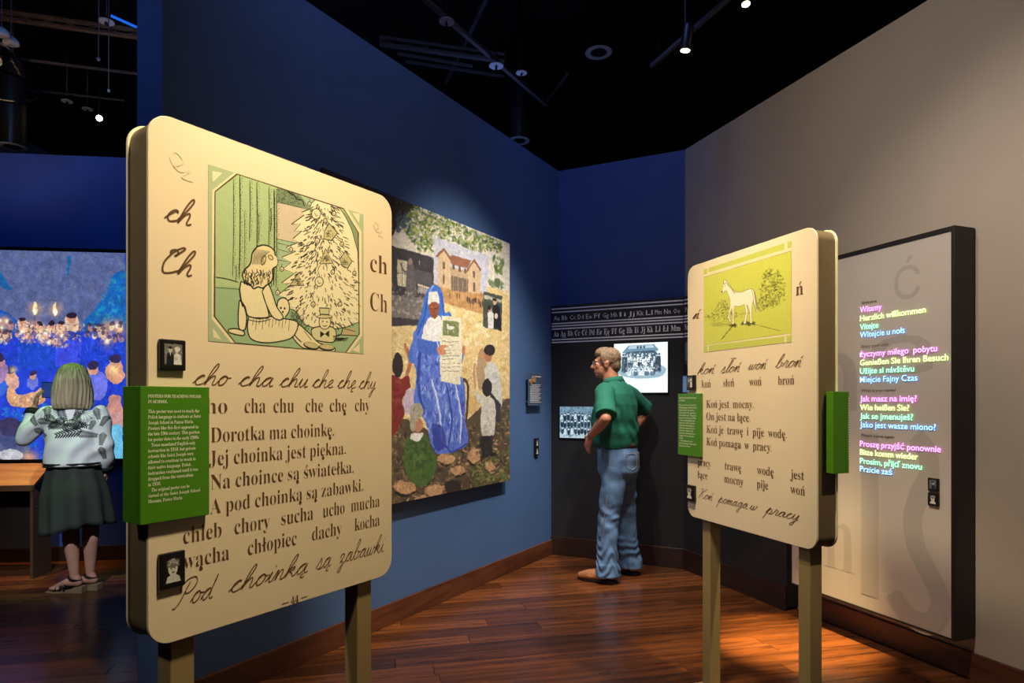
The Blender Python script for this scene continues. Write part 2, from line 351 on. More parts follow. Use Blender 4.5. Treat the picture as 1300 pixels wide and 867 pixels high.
CUR = {  # connected school hand: strokes, advance; x-height is 1
 'a': ([[(0, .15), (.35, .7), (.75, .97), (.4, .9), (.18, .5), (.3, .05), (.65, .2), (.92, .95), (.86, .35), (1.0, .02), (1.25, .15)]], 1.2),
 'b': ([[(0, .15), (.35, .9), (.62, 1.8), (.5, 2.15), (.3, 1.8), (.2, .9), (.22, .2), (.5, .0), (.8, .3), (.75, .8), (.6, .9), (.85, .75), (1.1, .75)]], 1.05),
 'c': ([[(0, .15), (.3, .6), (.62, .97), (.72, .8), (.55, .99), (.25, .75), (.17, .35), (.4, .02), (.7, .08), (.95, .2)]], .9),
 'd': ([[(0, .15), (.35, .7), (.75, .97), (.4, .9), (.18, .5), (.3, .05), (.65, .2), (.95, 1.2), (1.05, 2.1), (.92, 1.2), (.88, .3), (1.02, .02), (1.25, .15)]], 1.2),
 'e': ([[(0, .15), (.35, .35), (.7, .75), (.55, .99), (.28, .75), (.2, .3), (.45, .02), (.7, .08), (.95, .2)]], .9),
 'g': ([[(0, .15), (.35, .7), (.75, .97), (.4, .9), (.18, .5), (.3, .05), (.65, .2), (.92, .95), (.85, 0), (.7, -.9), (.4, -1.05), (.3, -.7), (.7, -.2), (1.2, .15)]], 1.15),
 'h': ([[(0, .15), (.35, .9), (.62, 1.8), (.5, 2.15), (.3, 1.7), (.18, .8), (.15, 0)], [(.15, 0), (.35, .6), (.65, .95), (.8, .7), (.78, .2), (.92, .01), (1.15, .15)]], 1.1),
 'i': ([[(0, .15), (.2, .55), (.35, .97), (.28, .35), (.42, .02), (.65, .15)], [(.42, 1.4), (.45, 1.5)]], .6),
 'j': ([[(0, .15), (.35, .97), (.3, 0), (.15, -.9), (-.1, -1.0), (-.1, -.7), (.6, .15)], [(.42, 1.4), (.45, 1.5)]], .55),
 'k': ([[(0, .15), (.35, .9), (.62, 1.8), (.5, 2.15), (.3, 1.7), (.18, .8), (.15, 0)], [(.15, .1), (.35, .7), (.7, .95), (.75, .7), (.4, .5), (.65, .35), (.85, .02), (1.1, .15)]], 1.05),
 'l': ([[(0, .15), (.35, .9), (.6, 1.8), (.5, 2.15), (.3, 1.8), (.2, .7), (.3, .02), (.6, .15)]], .55),
 'm': ([[(0, .15), (.2, .9), (.3, .9), (.25, 0)], [(.25, 0), (.4, .7), (.62, .97), (.7, .6), (.65, 0)], [(.65, 0), (.82, .7), (1.05, .97), (1.12, .6), (1.1, .15), (1.22, .01), (1.45, .15)]], 1.4),
 'n': ([[(0, .15), (.2, .9), (.3, .9), (.25, 0)], [(.25, 0), (.42, .7), (.66, .97), (.76, .6), (.73, .15), (.87, .01), (1.1, .15)]], 1.05),
 'o': ([[(0, .15), (.3, .7), (.6, .98), (.3, .85), (.18, .45), (.35, .03), (.68, .15), (.82, .6), (.66, .96), (.75, .8), (1.0, .75), (1.15, .8)]], 1.0),
 'p': ([[(0, .15), (.3, .9), (.38, 1.2), (.25, 0), (.1, -1.0)], [(.22, .1), (.45, .8), (.72, .95), (.85, .55), (.65, .05), (.35, .12)], [(.65, .05), (.9, .02), (1.15, .15)]], 1.1),
 'r': ([[(0, .15), (.25, .7), (.35, 1.15), (.5, .95), (.72, .92), (.62, .4), (.7, .03), (.95, .15)]], .9),
 's': ([[(0, .15), (.3, .7), (.45, 1.1), (.6, .6), (.62, .2), (.4, .0), (.2, .12)], [(.4, 0), (.7, .02), (.95, .15)]], .9),
 't': ([[(0, .15), (.35, .9), (.5, 1.7), (.32, .7), (.35, .05), (.65, .15)], [(.15, 1.25), (.75, 1.3)]], .6),
 'u': ([[(0, .15), (.25, .97), (.2, .3), (.35, .02), (.62, .25), (.85, .97), (.8, .3), (.92, .02), (1.15, .15)]], 1.1),
 'w': ([[(0, .15), (.25, .97), (.2, .3), (.35, .02), (.58, .3), (.68, .9), (.68, .25), (.85, .02), (1.1, .4), (1.15, .95), (1.2, .8), (1.45, .8)]], 1.35),
 'y': ([[(0, .15), (.25, .97), (.2, .35), (.38, .05), (.65, .3), (.85, .97), (.8, 0), (.62, -.9), (.35, -1.0), (.35, -.65), (.8, -.1), (1.15, .2)]], 1.05),
 'z': ([[(0, .5), (.2, .9), (.45, .95), (.62, .75), (.2, .05), (.45, .2), (.65, -.1), (.5, -.85), (.2, -.95), (.25, -.6), (.7, -.1), (1.05, .15)]], .95),
 'C': ([[(.3, 1.5), (.2, 1.8), (.5, 1.95), (.75, 1.7), (.6, 1.4), (1.05, 2.1), (.85, 2.2), (.4, 1.7), (.12, .8), (.35, .05), (.8, .02), (1.3, .3)]], 1.25),
 'P': ([[(.75, 2.0), (.55, 1.2), (.35, .3), (.05, -.1), (-.15, .0)], [(.1, 1.2), (.0, 1.7), (.5, 2.25), (1.15, 2.3), (1.45, 1.8), (1.2, 1.2), (.75, 1.0), (.6, 1.2)]], 1.45),
 'K': ([[(-.1, 1.75), (.1, 2.0), (.4, 2.0), (.35, 1.0), (.1, 0)], [(1.4, 2.15), (1.0, 1.8), (.45, 1.05), (.75, .9), (.95, .3), (1.2, .02), (1.45, .2)]], 1.4),
 '.': ([[(.1, 0), (.15, .08)]], .4), '—': ([[(0, .5), (1, .5)]], 1.2)}
def cursive(text, hw=.06, slant=.42):
    V = []; F = []; x = 0
    for ch in text:
        mk = None; c = ch
        if ch == ' ': x += .75; continue
        if ch in 'ąęńł': c = {'ą': 'a', 'ę': 'e', 'ń': 'n', 'ł': 'l'}[ch]; mk = ch
        st, adv = CUR[c]; st = list(st)
        if mk in ('ą', 'ę'): st.append([(adv-.35, .02), (adv-.5, -.3), (adv-.3, -.42), (adv-.15, -.3)])
        if mk == 'ń': st.append([(.5, 1.25), (.75, 1.6)])
        if mk == 'ł': st.append([(-.05, 2.3), (.35, 2.4), (.95, 2.35)])
        for s_ in st:
            p = [(q[0]+x+slant*q[1], q[1]) for q in crom(s_, 4)]
            v, f = ribbon(p, hw); b = len(V); V += v; F += [tuple(b+i for i in q) for q in f]
        x += adv
    return V, F
def put_text(T, name, vf, s0, s1, zb, ys, m, t=.0012, parent=None, depth=0, label=None, rev=False):
    """fit a flat lettering to s0..s1 with its baseline at zb, ys metres per unit height"""
    V, F = vf; xs = [p[0] for p in V]; x0, x1 = min(xs), max(xs); k = (s1-s0)/(x1-x0)
    me = bpy.data.meshes.new(name)
    v = [(s0+(p[0]-x0)*k, -t, zb+p[1]*ys) for p in V]
    if rev: v = [(s0+s1-a, b, c) for a, b, c in v]
    me.from_pydata(v, [], F)
    o = T.part(name, me, m, parent, label=label)
    if name in ('printed_lettering', 'lit_greeting', 'glow_backing', 'small_heading', 'script_lettering', 'printed_letters', 'script_letters'): o['kind'] = 'stuff'
    return o

# ------------------------------------------------------------------ helpers: painted prints (pixels computed here, nothing loaded)
class Canvas:
    def __init__(c, w_, h_, bg, src=None, dst=None, ss=2, seed=1):
        c.W, c.H, c.ss = w_*ss, h_*ss, ss
        c.a = np.zeros((c.H, c.W, 3), np.float32); c.a[:] = np.array(bg, np.float32)/255
        c.o = (0, 0); c.s = 1; c.rng = np.random.RandomState(seed); c.Hm = None
        if src:
            A = []; B = []
            for (x, y), (u, v) in zip(src, dst):
                u *= ss; v *= ss
                A += [[x, y, 1, 0, 0, 0, -u*x, -u*y], [0, 0, 0, x, y, 1, -v*x, -v*y]]; B += [u, v]
            c.Hm = np.append(np.linalg.solve(np.array(A, float), np.array(B, float)), 1).reshape(3, 3)
    def crop(c, o, s): c.o = o; c.s = s
    def T(c, pts):
        p = np.array(pts, float)
        if c.Hm is None: return p*c.s*c.ss+np.array(c.o)
        p = p/c.s+np.array(c.o); q = np.c_[p, np.ones(len(p))] @ c.Hm.T
        return q[:, :2]/q[:, 2:3]
    def _bb(c, p, m=2):
        x0 = max(0, int(p[:, 0].min()-m)); x1 = min(c.W, int(p[:, 0].max()+m)+1)
        y0 = max(0, int(p[:, 1].min()-m)); y1 = min(c.H, int(p[:, 1].max()+m)+1)
        return x0, x1, y0, y1
    def mask(c, p):
        x0, x1, y0, y1 = c._bb(p)
        if x1 <= x0 or y1 <= y0: return None
        Y, X = np.mgrid[y0:y1, x0:x1]; X = X+.5; Y = Y+.5; m = np.zeros(X.shape, bool)
        for i in range(len(p)):
            ax, ay = p[i-1]; bx, by = p[i]
            if ay == by: continue
            m ^= ((ay > Y) != (by > Y)) & (X < (bx-ax)*(Y-ay)/(by-ay)+ax)
        return m, (x0, x1, y0, y1)
    def poly(c, pts, col, al=1, raw=False):
        r = c.mask(pts if raw else c.T(pts))
        if r is None: return
        m, (x0, x1, y0, y1) = r; v = c.a[y0:y1, x0:x1]; v[m] = v[m]*(1-al)+np.array(col, np.float32)/255*al
    def sm(c, pts, col, al=1): c.poly(crom(list(pts)+[pts[0]], 4), col, al)
    def line(c, pts, w_, col, al=1, curve=True):
        p = c.T(crom(pts, 4) if curve and len(pts) > 2 else pts); hw = w_*c.ss/2*getattr(c, 'lw', 1)
        V, F = ribbon([tuple(q) for q in p], hw); V = np.array(V)
        for f in F: c.poly(V[list(f)], col, al, True)
    def ell(c, cx, cy, rx, ry, col, al=1, rot=0):
        t = np.linspace(0, 2*PI, 15)[:-1]; x = rx*np.cos(t); y = ry*np.sin(t)
        c.poly(np.c_[cx+x*math.cos(rot)-y*math.sin(rot), cy+x*math.sin(rot)+y*math.cos(rot)], col, al)
    def glow(c, cx, cy, r, col, k=1):
        p = c.T([(cx, cy), (cx+r, cy)]); R = max(2, np.hypot(*(p[1]-p[0]))); bb = np.array([p[0]-2.2*R, p[0]+2.2*R])
        x0, x1, y0, y1 = c._bb(bb)
        if x1 <= x0 or y1 <= y0: return
        Y, X = np.mgrid[y0:y1, x0:x1]; g = np.exp(-((X-p[0][0])**2+(Y-p[0][1])**2)/(R*R))[..., None]*k
        v = c.a[y0:y1, x0:x1]; v[:] = v*(1-np.minimum(g, 1))+np.array(col, np.float32)/255*np.minimum(g, 1)
    def dabs(c, pts, cols, n, size, al=.7, rot=(0, PI), asp=.45):
        p = np.array(pts, float); x0, y0 = p.min(0); x1, y1 = p.max(0); k = 0; tries = 0
        while k < n and tries < n*6:
            tries += 1; x = c.rng.uniform(x0, x1); y = c.rng.uniform(y0, y1); ins = False
            for i in range(len(p)):
                ax, ay = p[i-1]; bx, by = p[i]
                if (ay > y) != (by > y) and x < (bx-ax)*(y-ay)/(by-ay)+ax: ins = not ins
            if not ins: continue
            s = size*c.rng.uniform(.5, 1.4)
            c.ell(x, y, s, s*asp, cols[c.rng.randint(len(cols))], al*c.rng.uniform(.5, 1), c.rng.uniform(*rot)); k += 1
    def grain(c, amt, cell=8):
        g = c.rng.uniform(-1, 1, (c.H//cell+2, c.W//cell+2)); g = np.kron(g, np.ones((cell, cell)))[:c.H, :c.W]
        for _ in range(2):
            for ax in (0, 1):
                g = (g+np.roll(g, cell//2, ax)+np.roll(g, -(cell//2), ax))/3
        c.a *= (1+amt*g[..., None])
    def warp(c, amp, cell):
        def fld():
            g = c.rng.uniform(-1, 1, (c.H//cell+2, c.W//cell+2)); g = np.kron(g, np.ones((cell, cell)))[:c.H, :c.W]
            for _ in range(2):
                for ax in (0, 1): g = (g+np.roll(g, cell//2, ax)+np.roll(g, -(cell//2), ax))/3
            return g*amp*c.ss
        Y, X = np.mgrid[0:c.H, 0:c.W]
        c.a = c.a[(Y+fld()).astype(int).clip(0, c.H-1), (X+fld()).astype(int).clip(0, c.W-1)]
    def image(c, name):
        a = c.a.reshape(c.H//c.ss, c.ss, c.W//c.ss, c.ss, 3).mean((1, 3)).clip(0, 1)[::-1]
        h, w_ = a.shape[:2]; im = bpy.data.images.new(name, w_, h)
        im.pixels.foreach_set(np.concatenate([a, np.ones((h, w_, 1), np.float32)], 2).astype(np.float32).ravel()); im.update(); im.pack()
        return im
def picture(T, name, s0, s1, z0, z1, y, m, parent=None, label=None, flip=False):
    me = bpy.data.meshes.new(name); me.from_pydata([(s0, y, z0), (s1, y, z0), (s1, y, z1), (s0, y, z1)], [], [(0, 1, 2, 3)])
    uv = me.uv_layers.new(name='uv'); 
    for i, c in enumerate([(0, 0), (1, 0), (1, 1), (0, 1)]): uv.data[i].uv = c
    return T.part(name, me, m, parent, label=label)
# ------------------------------------------------------------------ the setting
H = 3.57
def wall(name, A, rz, L, th, h, m, zb=0, s0=0, y0=0):
    o = struct(name, MB().box(s0, L, y0, y0+th, 0, h), m); o.location = (A[0], A[1], zb); o.rotation_euler = (0, 0, rz); return o
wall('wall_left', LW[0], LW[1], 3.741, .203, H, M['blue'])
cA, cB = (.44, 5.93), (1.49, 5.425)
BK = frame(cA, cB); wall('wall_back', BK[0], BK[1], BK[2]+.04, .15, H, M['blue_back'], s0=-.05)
RW = frame((1.49, 5.425), (1.49+.375*5.6, 5.425-5.6)); wall('wall_right', RW[0], RW[1], RW[2], .18, H, M['taupe'], s0=0)
FWA, FWr = FW[0], FW[1]
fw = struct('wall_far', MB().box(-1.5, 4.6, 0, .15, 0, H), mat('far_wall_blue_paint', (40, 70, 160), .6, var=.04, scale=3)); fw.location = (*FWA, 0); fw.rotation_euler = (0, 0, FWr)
struct('ceiling', MB().box(-8, 8, -2, 14, 5.7, 5.8), M['ceiling'])
# floor: one slab, with the boards laid on it one by one
fl = struct('floor', MB().box(-7, 6, -2, 7.6, -.08, -.010), M['floor_base'])
pr = random.Random(3); pa = math.radians(12.7); pw = .127; pl_ = 1.9
pm = MB().box(-pl_/2+.0012, pl_/2-.0012, -pw/2+.0011, pw/2-.0011, -.0105, 0).mesh('plank', False, .0012); pm.materials.append(M['plank'])
cnt = 0
for r in range(-8, 80):
    v = r*pw; offs = pr.uniform(0, pl_)
    for k in range(-6, 7):
        u = k*pl_+offs; x = u*math.cos(pa)-v*math.sin(pa); y = u*math.sin(pa)+v*math.cos(pa)
        inroom = (2.55 < y < 6.6) and -5.6 < x < 3.2
        if x > 1.49+.375*(5.425-y)+1.1 or (y > 6.35 and x > -1.2): inroom = False
        if not inroom: continue
        o = bpy.data.objects.new('plank', pm); C.objects.link(o); o.parent = fl; o.location = (x, y, pr.uniform(-.0004, .0004)); o.rotation_euler = (0, 0, pa); cnt += 1
print('planks', cnt)
# black graphic surround standing proud of the back and right walls
wall('wall_graphic_back', BW[0], BW[1], BW[2]+.002, .07, 2.28-.02, M['black_wall'], zb=.02)
wall('wall_graphic_right', BR[0], BR[1], BR[2]-.03, .10, 2.28-.02, M['black_wall'], zb=.02)
def base(name, A, rz, s0, s1, th, h, m, y0=0):
    mb = MB().prism([(0, 0), (0, 0)], 0, 0) if False else MB()
    me = mb.box(s0, s1, y0-th, y0, 0, h).mesh(name, False, .003); o = struct(name, None, m, me=me)
    o.location = (A[0], A[1], 0); o.rotation_euler = (0, 0, rz)
base('baseboard_left', LW[0], LW[1], -.02, 3.62, .018, .135, M['base'])
base('baseboard_left_end', wp(LW, 0, 0)[:2], LW[1]+PI/2, -.02, .21, .016, .135, M['base'], y0=.02)
base('baseboard_back', BW[0], BW[1], .0, BW[2], .014, .17, M['base_dark'])
base('baseboard_graphic', BR[0], BR[1], .0, BR[2]-.03, .014, .17, M['base_dark'])
base('baseboard_right', RW[0], RW[1], 1.28, 5.6, .018, .135, M['base'])
base('baseboard_far', FWA, FWr, -1.5, 4.6, .018, .13, M['base_dark'])
# ------------------------------------------------------------------ the two teaching posters on posts
def rrect(x0, x1, z0, z1, r, n=8):
    p = []
    for cx, cz, a in ((x1-r, z1-r, 0), (x0+r, z1-r, PI/2), (x0+r, z0+r, PI), (x1-r, z0+r, 1.5*PI)):
        p += [(cx+r*math.cos(a+PI/2*i/n), cz+r*math.sin(a+PI/2*i/n)) for i in range(n+1)]
    return p
def poster_board(F, w_, label, posts, bodymat):
    T = Thing('poster_board', label, 'sign', F[0], F[1], s0=w_/2, y0=.06, foot=True)
    z0, z1 = .75, 2.168
    T.part('front_panel', MB().prism(rrect(0, w_, z0, z1, .062), 0, .010), M['cream'], bevel=.0015)
    T.part('body', MB().prism(rrect(.006, w_-.006, z0+.006, z1-.006, .058), .010, .110), bodymat, angle=.5)
    T.part('back_panel', MB().prism(rrect(0, w_, z0, z1, .062), .110, .120), M['edge'], bevel=.0015)
    for sx in posts:
        p = T.part('post', MB().box(sx-.034, sx+.034, .026, .094, -.185, z0+.006), M['post'], bevel=.003)
        T.part('foot_plate', MB().box(sx-.075, sx+.075, -.01, .13, -.1905, -.183), M['post'], parent=p, bevel=.002)
    return T
body2 = M['bodybrown']
TL = poster_board(LB, .888, 'tall cream poster board with girl beside christmas tree drawing, on two posts', (.105, .775), body2)
TR = poster_board(RB, .932, 'cream poster board with white horse drawing on yellow-green, on two posts', (.135, .835), body2)
# lettering, left board
for wd_, a, b in (('cho', .1176, .235), ('cha', .255, .375), ('chu', .395, .505), ('che', .52, .61), ('chę', .625, .71), ('chy', .722, .806)):
    put_text(TL, 'script_lettering', cursive(wd_, .05), a, b, 1.447, .029, M['ink'])
for wd_, a, b in (('cho', .127, .2214), ('cha', .2766, .3471), ('chu', .375, .4505), ('che', .495, .5649), ('chę', .5937, .6661), ('chy', .7055, .7757)):
    put_text(TL, 'printed_lettering', typeset(wd_, 'serif'), a, b, 1.367, .065, M['ink'])
for tx, a, b, z in (('Dorotka ma choinkę.', .1709, .6122, 1.2845), ('Jej choinka jest piękna.', .1660, .6629, 1.2185), ('Na choince są światełka.', .1709, .6989, 1.150), ('A pod choinką są zabawki.', .1688, .7427, 1.081)):
    put_text(TL, 'printed_lettering', typeset(tx, 'serif'), a, b, z, .063, M['ink'])
for tx, a, b, z in (('chleb', .0924, .2036, 1.011), ('chory', .2441, .3622, 1.011), ('sucha', .4036, .5251, 1.012), ('ucho', .5649, .6581, 1.012), ('mucha', .6873, .8238, 1.013),
                    ('wącha', .0924, .227, .941), ('chłopiec', .2873, .4601, .941), ('dachy', .5208, .6453, .942), ('kocha', .7039, .8238, .943)):
    put_text(TL, 'printed_lettering', typeset(tx, 'serif'), a, b, z, .065, M['ink'])
for tx, a, b in (('Pod', .062, .195), ('choinką', .225, .505), ('są', .535, .60), ('zabawki.', .625, .853)):
    put_text(TL, 'script_lettering', cursive(tx, .045), a, b, .842, .031, M['ink'])
put_text(TL, 'page_number', typeset('44', 'serifsmall'), .438, .468, .753, .033, M['ink'])
T_ = MB().box(.405, .430, -.0012, -.001, .762, .764).box(.476, .502, -.0012, -.001, .762, .764); TL.part('page_rule', T_, M['ink'], kind='stuff')
put_text(TL, 'script_lettering', cursive('ch', .07), .0409, .1259, 1.886, .035, M['ink'])
put_text(TL, 'script_lettering', cursive('Ch', .07), .0341, .1287, 1.746, .034, M['ink'])
put_text(TL, 'printed_lettering', typeset('ch', 'serif'), .7775, .8629, 1.876, .098, M['ink'])
put_text(TL, 'printed_lettering', typeset('Ch', 'serif'), .7775, .8629, 1.734, .098, M['ink'])
FM = mat('faint_pencil_mark', (228, 209, 176), .5)
for px, pz, k_ in ((.085, 2.035, 1), (.815, 2.03, .7)):
    put_text(TL, 'faint_mark', ribbon(crom([(0, 0), (.35, .3), (.1, .6), (-.1, .3), (.2, -.1), (.6, .05), (.3, -.3), (.7, -.35)], 5), .03), px-.03*k_, px+.035*k_, pz, .07*k_, FM)
# lettering, right board
for tx, a, b in (('koń', .089, .255), ('słoń', .29, .455), ('woń', .50, .64), ('broń', .685, .859)):
    put_text(TR, 'script_lettering', cursive(tx, .045, .5), a, b, 1.557 if a > .4 else 1.552, .030, M['ink'])
for tx, a, b, z in (('koń', .1288, .2089, 1.479), ('słoń', .3127, .3979, 1.479), ('woń', .5093, .5954, 1.479), ('broń', .7038, .8041, 1.479),
                    ('Koń jest  mocny.', .1711, .5419, 1.368), ('On jest na łące.', .1711, .5183, 1.301), ('Koń je  trawę  i  pije  wodę.', .173, .7586, 1.232), ('Koń pomaga  w  pracy.', .173, .6635, 1.164),
                    ('pracy', .0932, .2089, 1.045), ('trawę', .3244, .4514, 1.046), ('wodę', .5638, .6757, 1.049), ('jest', .7802, .8602, 1.052),
                    ('łące', .0932, .182, .976), ('mocny', .321, .4669, .979), ('pije', .5638, .6402, .981), ('woń', .7802, .8662, .984)):
    put_text(TR, 'printed_lettering', typeset(tx, 'serifmid'), a, b, z, .060, M['ink'])
for tx, a, b in (('Koń', .10, .235), ('pomaga', .255, .50), ('w', .51, .575), ('pracy', .60, .835)):
    put_text(TR, 'script_lettering', cursive(tx, .04, .5), a, b, .866, .027, M['ink'])
put_text(TR, 'script_lettering', cursive('ń', .07, .5), .0452, .127, 1.865, .030, M['ink'])
put_text(TR, 'printed_lettering', typeset('ń', 'serifmid'), .814, .8566, 1.878, .085, M['ink'])

# illustration: girl by the tree
LN = (32, 34, 24)
def illus_tree():
    c = Canvas(680, 592, (176, 190, 152), [(263.4, 205.5), (461.2, 274.4), (461.2, 449.2), (264.5, 433.3)], [(0, 0), (680, 0), (680, 592), (0, 592)], seed=3)
    c.crop((255, 195), 3.336); c.lw = 1.45
    octo = [(58, 155), (155, 80), (605, 238), (666, 340), (670, 765), (612, 845), (150, 805), (58, 690)]
    outer = [(46, 148), (152, 66), (612, 226), (679, 335), (683, 772), (618, 858), (146, 820), (46, 700)]
    cream = (238, 226, 186)
    for t in ([(46, 65), (90, 75), (48, 112)], [(640, 255), (672, 262), (670, 300)], [(52, 740), (90, 790), (54, 778)], [(640, 832), (672, 806), (672, 842)]): c.poly(t, cream)
    c.poly(outer, cream); c.poly(octo, (178, 200, 148))
    c.poly([(58, 560), (325, 575), (360, 640), (666, 700), (670, 765), (612, 845), (150, 805), (58, 690)], (158, 188, 146))
    c.poly([(325, 140), (560, 222), (560, 500), (325, 470)], (172, 196, 158)); c.poly([(325, 205), (470, 240), (420, 380), (325, 362)], (214, 198, 176))
    c.poly([(325, 140), (420, 172), (470, 245), (325, 205)], (128, 146, 116))
    c.poly([(600, 240), (666, 340), (668, 480), (620, 300)], (140, 160, 122))
    r = c.rng
    for x, y0, y1, w_ in ((137, 100, 520, 3), (165, 85, 530, 5), (150, 470, 540, 3), (185, 240, 500, 2), (208, 110, 370, 4), (238, 120, 500, 5), (246, 250, 380, 3), (290, 140, 400, 4), (298, 230, 330, 5), (312, 150, 560, 7), (322, 150, 570, 4)):
        c.line([(x, y0), (x+2, (y0+y1)/2), (x-1, y1)], w_*.5, LN)
        for k in range(int((y1-y0)/9)): c.ell(x+r.uniform(3, 12), y0+k*9+r.uniform(-3, 3), 1.6, 1.6, LN)
    c.line([(62, 522), (110, 530), (160, 545)], 2.5, LN); c.line([(60, 566), (168, 575)], 2, LN, curve=False)
    for a in ((325, 205, 430, 230), (325, 362, 410, 382), (325, 378, 400, 398), (328, 405, 375, 420), (328, 450, 370, 460)): c.line([(a[0], a[1]), (a[2], a[3])], 2, LN, curve=False)
    for k in range(150): c.ell(r.uniform(328, 420), r.uniform(150, 215), 1.5, 1.5, LN)
    c.line([(370, 160), (400, 180), (410, 195), (432, 200), (440, 225)], 3, LN)
    tree = [(470, 212), (488, 196), (530, 203), (590, 238), (612, 270), (640, 330), (664, 420), (668, 560), (668, 715), (620, 735), (560, 745), (500, 745), (440, 725), (400, 665), (340, 645), (365, 612), (330, 600), (380, 560), (345, 548), (400, 508), (350, 490), (385, 462), (345, 440), (405, 415), (362, 398), (415, 378), (392, 362), (430, 330), (398, 330), (425, 298), (386, 300), (440, 262), (430, 250), (462, 238)]
    c.poly(tree, (242, 232, 196)); c.line(tree+[tree[0]], 2.2, LN, curve=False)
    for k in range(600):
        y = r.uniform(215, 740); t = (y-200)/540; half = 40+t*150; x = 525+r.uniform(-1, 1)*half+t*-10
        if x > 662: continue
        dx = (x-525)/half; L = r.uniform(9, 26); a = PI/2-dx*1.1+r.uniform(-.25, .25)
        c.line([(x, y), (x+L*math.cos(a)*.8, y+L*math.sin(a)*.45), (x+L*math.cos(a), y+L*math.sin(a)*.8)], r.uniform(1.5, 3.2), LN, r.uniform(.6, 1))
    for x, y, q in ((490, 258, 22), (565, 258, 9), (495, 372, 11), (503, 545, 20), (560, 505, 9), (328, 590, 10), (345, 490, 9), (478, 640, 10), (590, 640, 9), (598, 388, 9), (384, 408, 9), (528, 288, 9), (462, 215, 8), (650, 510, 8), (540, 418, 6)):
        c.ell(x, y, q*.85+2, q+2, LN); c.ell(x, y, q*.85-1, q-1, (236, 226, 188)); c.line([(x-q*.3, y-q*.3), (x, y+q*.4), (x+q*.3, y+q*.2)], 1.5, LN); c.line([(x, y-q), (x+1, y-q-14)], 2.5, LN, curve=False)
    for pts in ([(380, 560), (412, 512), (440, 560)], [(505, 470), (530, 405), (560, 468)], [(525, 330), (545, 300), (580, 340), (555, 372), (522, 365)], [(590, 450), (612, 418), (640, 460), (622, 490), (598, 478)]):
        c.poly(pts, (205, 196, 150)); c.line(pts+[pts[0]], 3, LN, curve=False); x, y = np.mean(pts, 0)
        for k in range(16): c.line([(x+r.uniform(-16, 16), y+r.uniform(-16, 16)), (x+r.uniform(-16, 16), y+r.uniform(-16, 16))], 1.4, LN, curve=False)
    # toys
    c.sm([(325, 660), (330, 625), (350, 612), (372, 625), (378, 665), (360, 695), (340, 692)], cream); c.line(crom([(325, 660), (330, 625), (350, 612), (372, 625), (378, 665), (360, 695)]), 3, LN, curve=False)
    for p in ((342, 655), (358, 657), (350, 672)): c.ell(*p, 4, 5, LN)
    for k in range(60): c.line([(r.uniform(380, 450), r.uniform(650, 740)), (r.uniform(380, 450), r.uniform(650, 740))], 1.2, LN, .7, False)
    c.ell(425, 672, 11, 14, cream)
    c.sm([(480, 790), (470, 750), (495, 735), (555, 735), (575, 760), (560, 800), (520, 805)], (220, 214, 168)); c.line(crom([(480, 790), (470, 750), (495, 735), (555, 735), (575, 760), (560, 800), (480, 790)]), 3, LN, curve=False)
    c.ell(527, 715, 26, 32, LN); c.ell(527, 715, 23, 29, cream); c.ell(518, 712, 3, 3, LN); c.ell(536, 714, 3, 3, LN); c.line([(518, 728), (527, 733), (537, 728)], 2, LN)
    c.ell(525, 692, 35, 9, LN); c.ell(525, 691, 32, 7, (214, 206, 164)); c.poly([(507, 690), (505, 655), (545, 657), (545, 690)], (214, 206, 164)); c.line([(507, 690), (505, 655), (545, 657), (545, 690)], 3, LN, curve=False); c.line([(507, 682), (545, 684)], 5, LN, curve=False)
    c.poly([(508, 752), (527, 765), (545, 750), (545, 778), (527, 765), (508, 780)], LN)
    c.poly([(600, 740), (655, 742), (655, 770), (600, 768)], (196, 176, 130)); c.line([(580, 768), (660, 772)], 4, LN, curve=False); c.line([(600, 740), (655, 755)], 3, LN, curve=False); c.line([(575, 720), (600, 740), (590, 770), (560, 775)], 3, LN)
    # girl
    def shape(p, col=cream, lw=3.0): c.sm(p, col); c.line(crom(p+[p[0]], 4), lw, LN, curve=False)
    shape([(165, 620), (182, 640), (196, 690), (190, 745), (165, 742), (160, 690)]); shape([(118, 745), (150, 742), (185, 755), (180, 772), (125, 760)])
    shape([(410, 715), (460, 760), (500, 800), (540, 815), (570, 825), (560, 842), (500, 838), (455, 828), (430, 820), (400, 790), (395, 770)])
    c.line([(420, 725), (400, 765), (430, 800)], 3, LN); c.line([(440, 750), (470, 790)], 2.5, LN, curve=False)
    c.ell(470, 815, 34, 15, LN, rot=.25); c.ell(470, 812, 30, 11, (205, 196, 150), rot=.25); c.ell(535, 822, 34, 14, LN, rot=.1); c.ell(536, 819, 30, 10, (205, 196, 150), rot=.1)
    shape([(205, 690), (290, 690), (345, 698), (412, 716), (395, 775), (340, 796), (270, 802), (215, 785), (200, 740)])
    for x in range(225, 390, 14): c.line([(x, 702), (x-4, 702+r.uniform(20, 50))], 1.8, LN, curve=False)
    shape([(172, 540), (215, 560), (262, 566), (275, 620), (292, 690), (268, 697), (205, 690), (190, 650), (172, 620), (166, 580)])
    c.line([(203, 690), (250, 700), (294, 692)], 3, LN); c.line([(203, 704), (250, 713), (300, 702)], 2, LN)
    shape([(262, 585), (285, 552), (305, 590), (325, 650), (352, 692), (335, 706), (305, 690), (280, 640)])
    shape([(240, 395), (262, 387), (290, 392), (312, 410), (318, 432), (328, 455), (324, 475), (306, 492), (308, 520), (300, 545), (282, 557), (265, 570), (245, 565), (225, 572), (210, 552), (190, 545), (178, 515), (188, 490), (205, 475), (215, 455), (220, 420)], (238, 222, 180), 3.5)
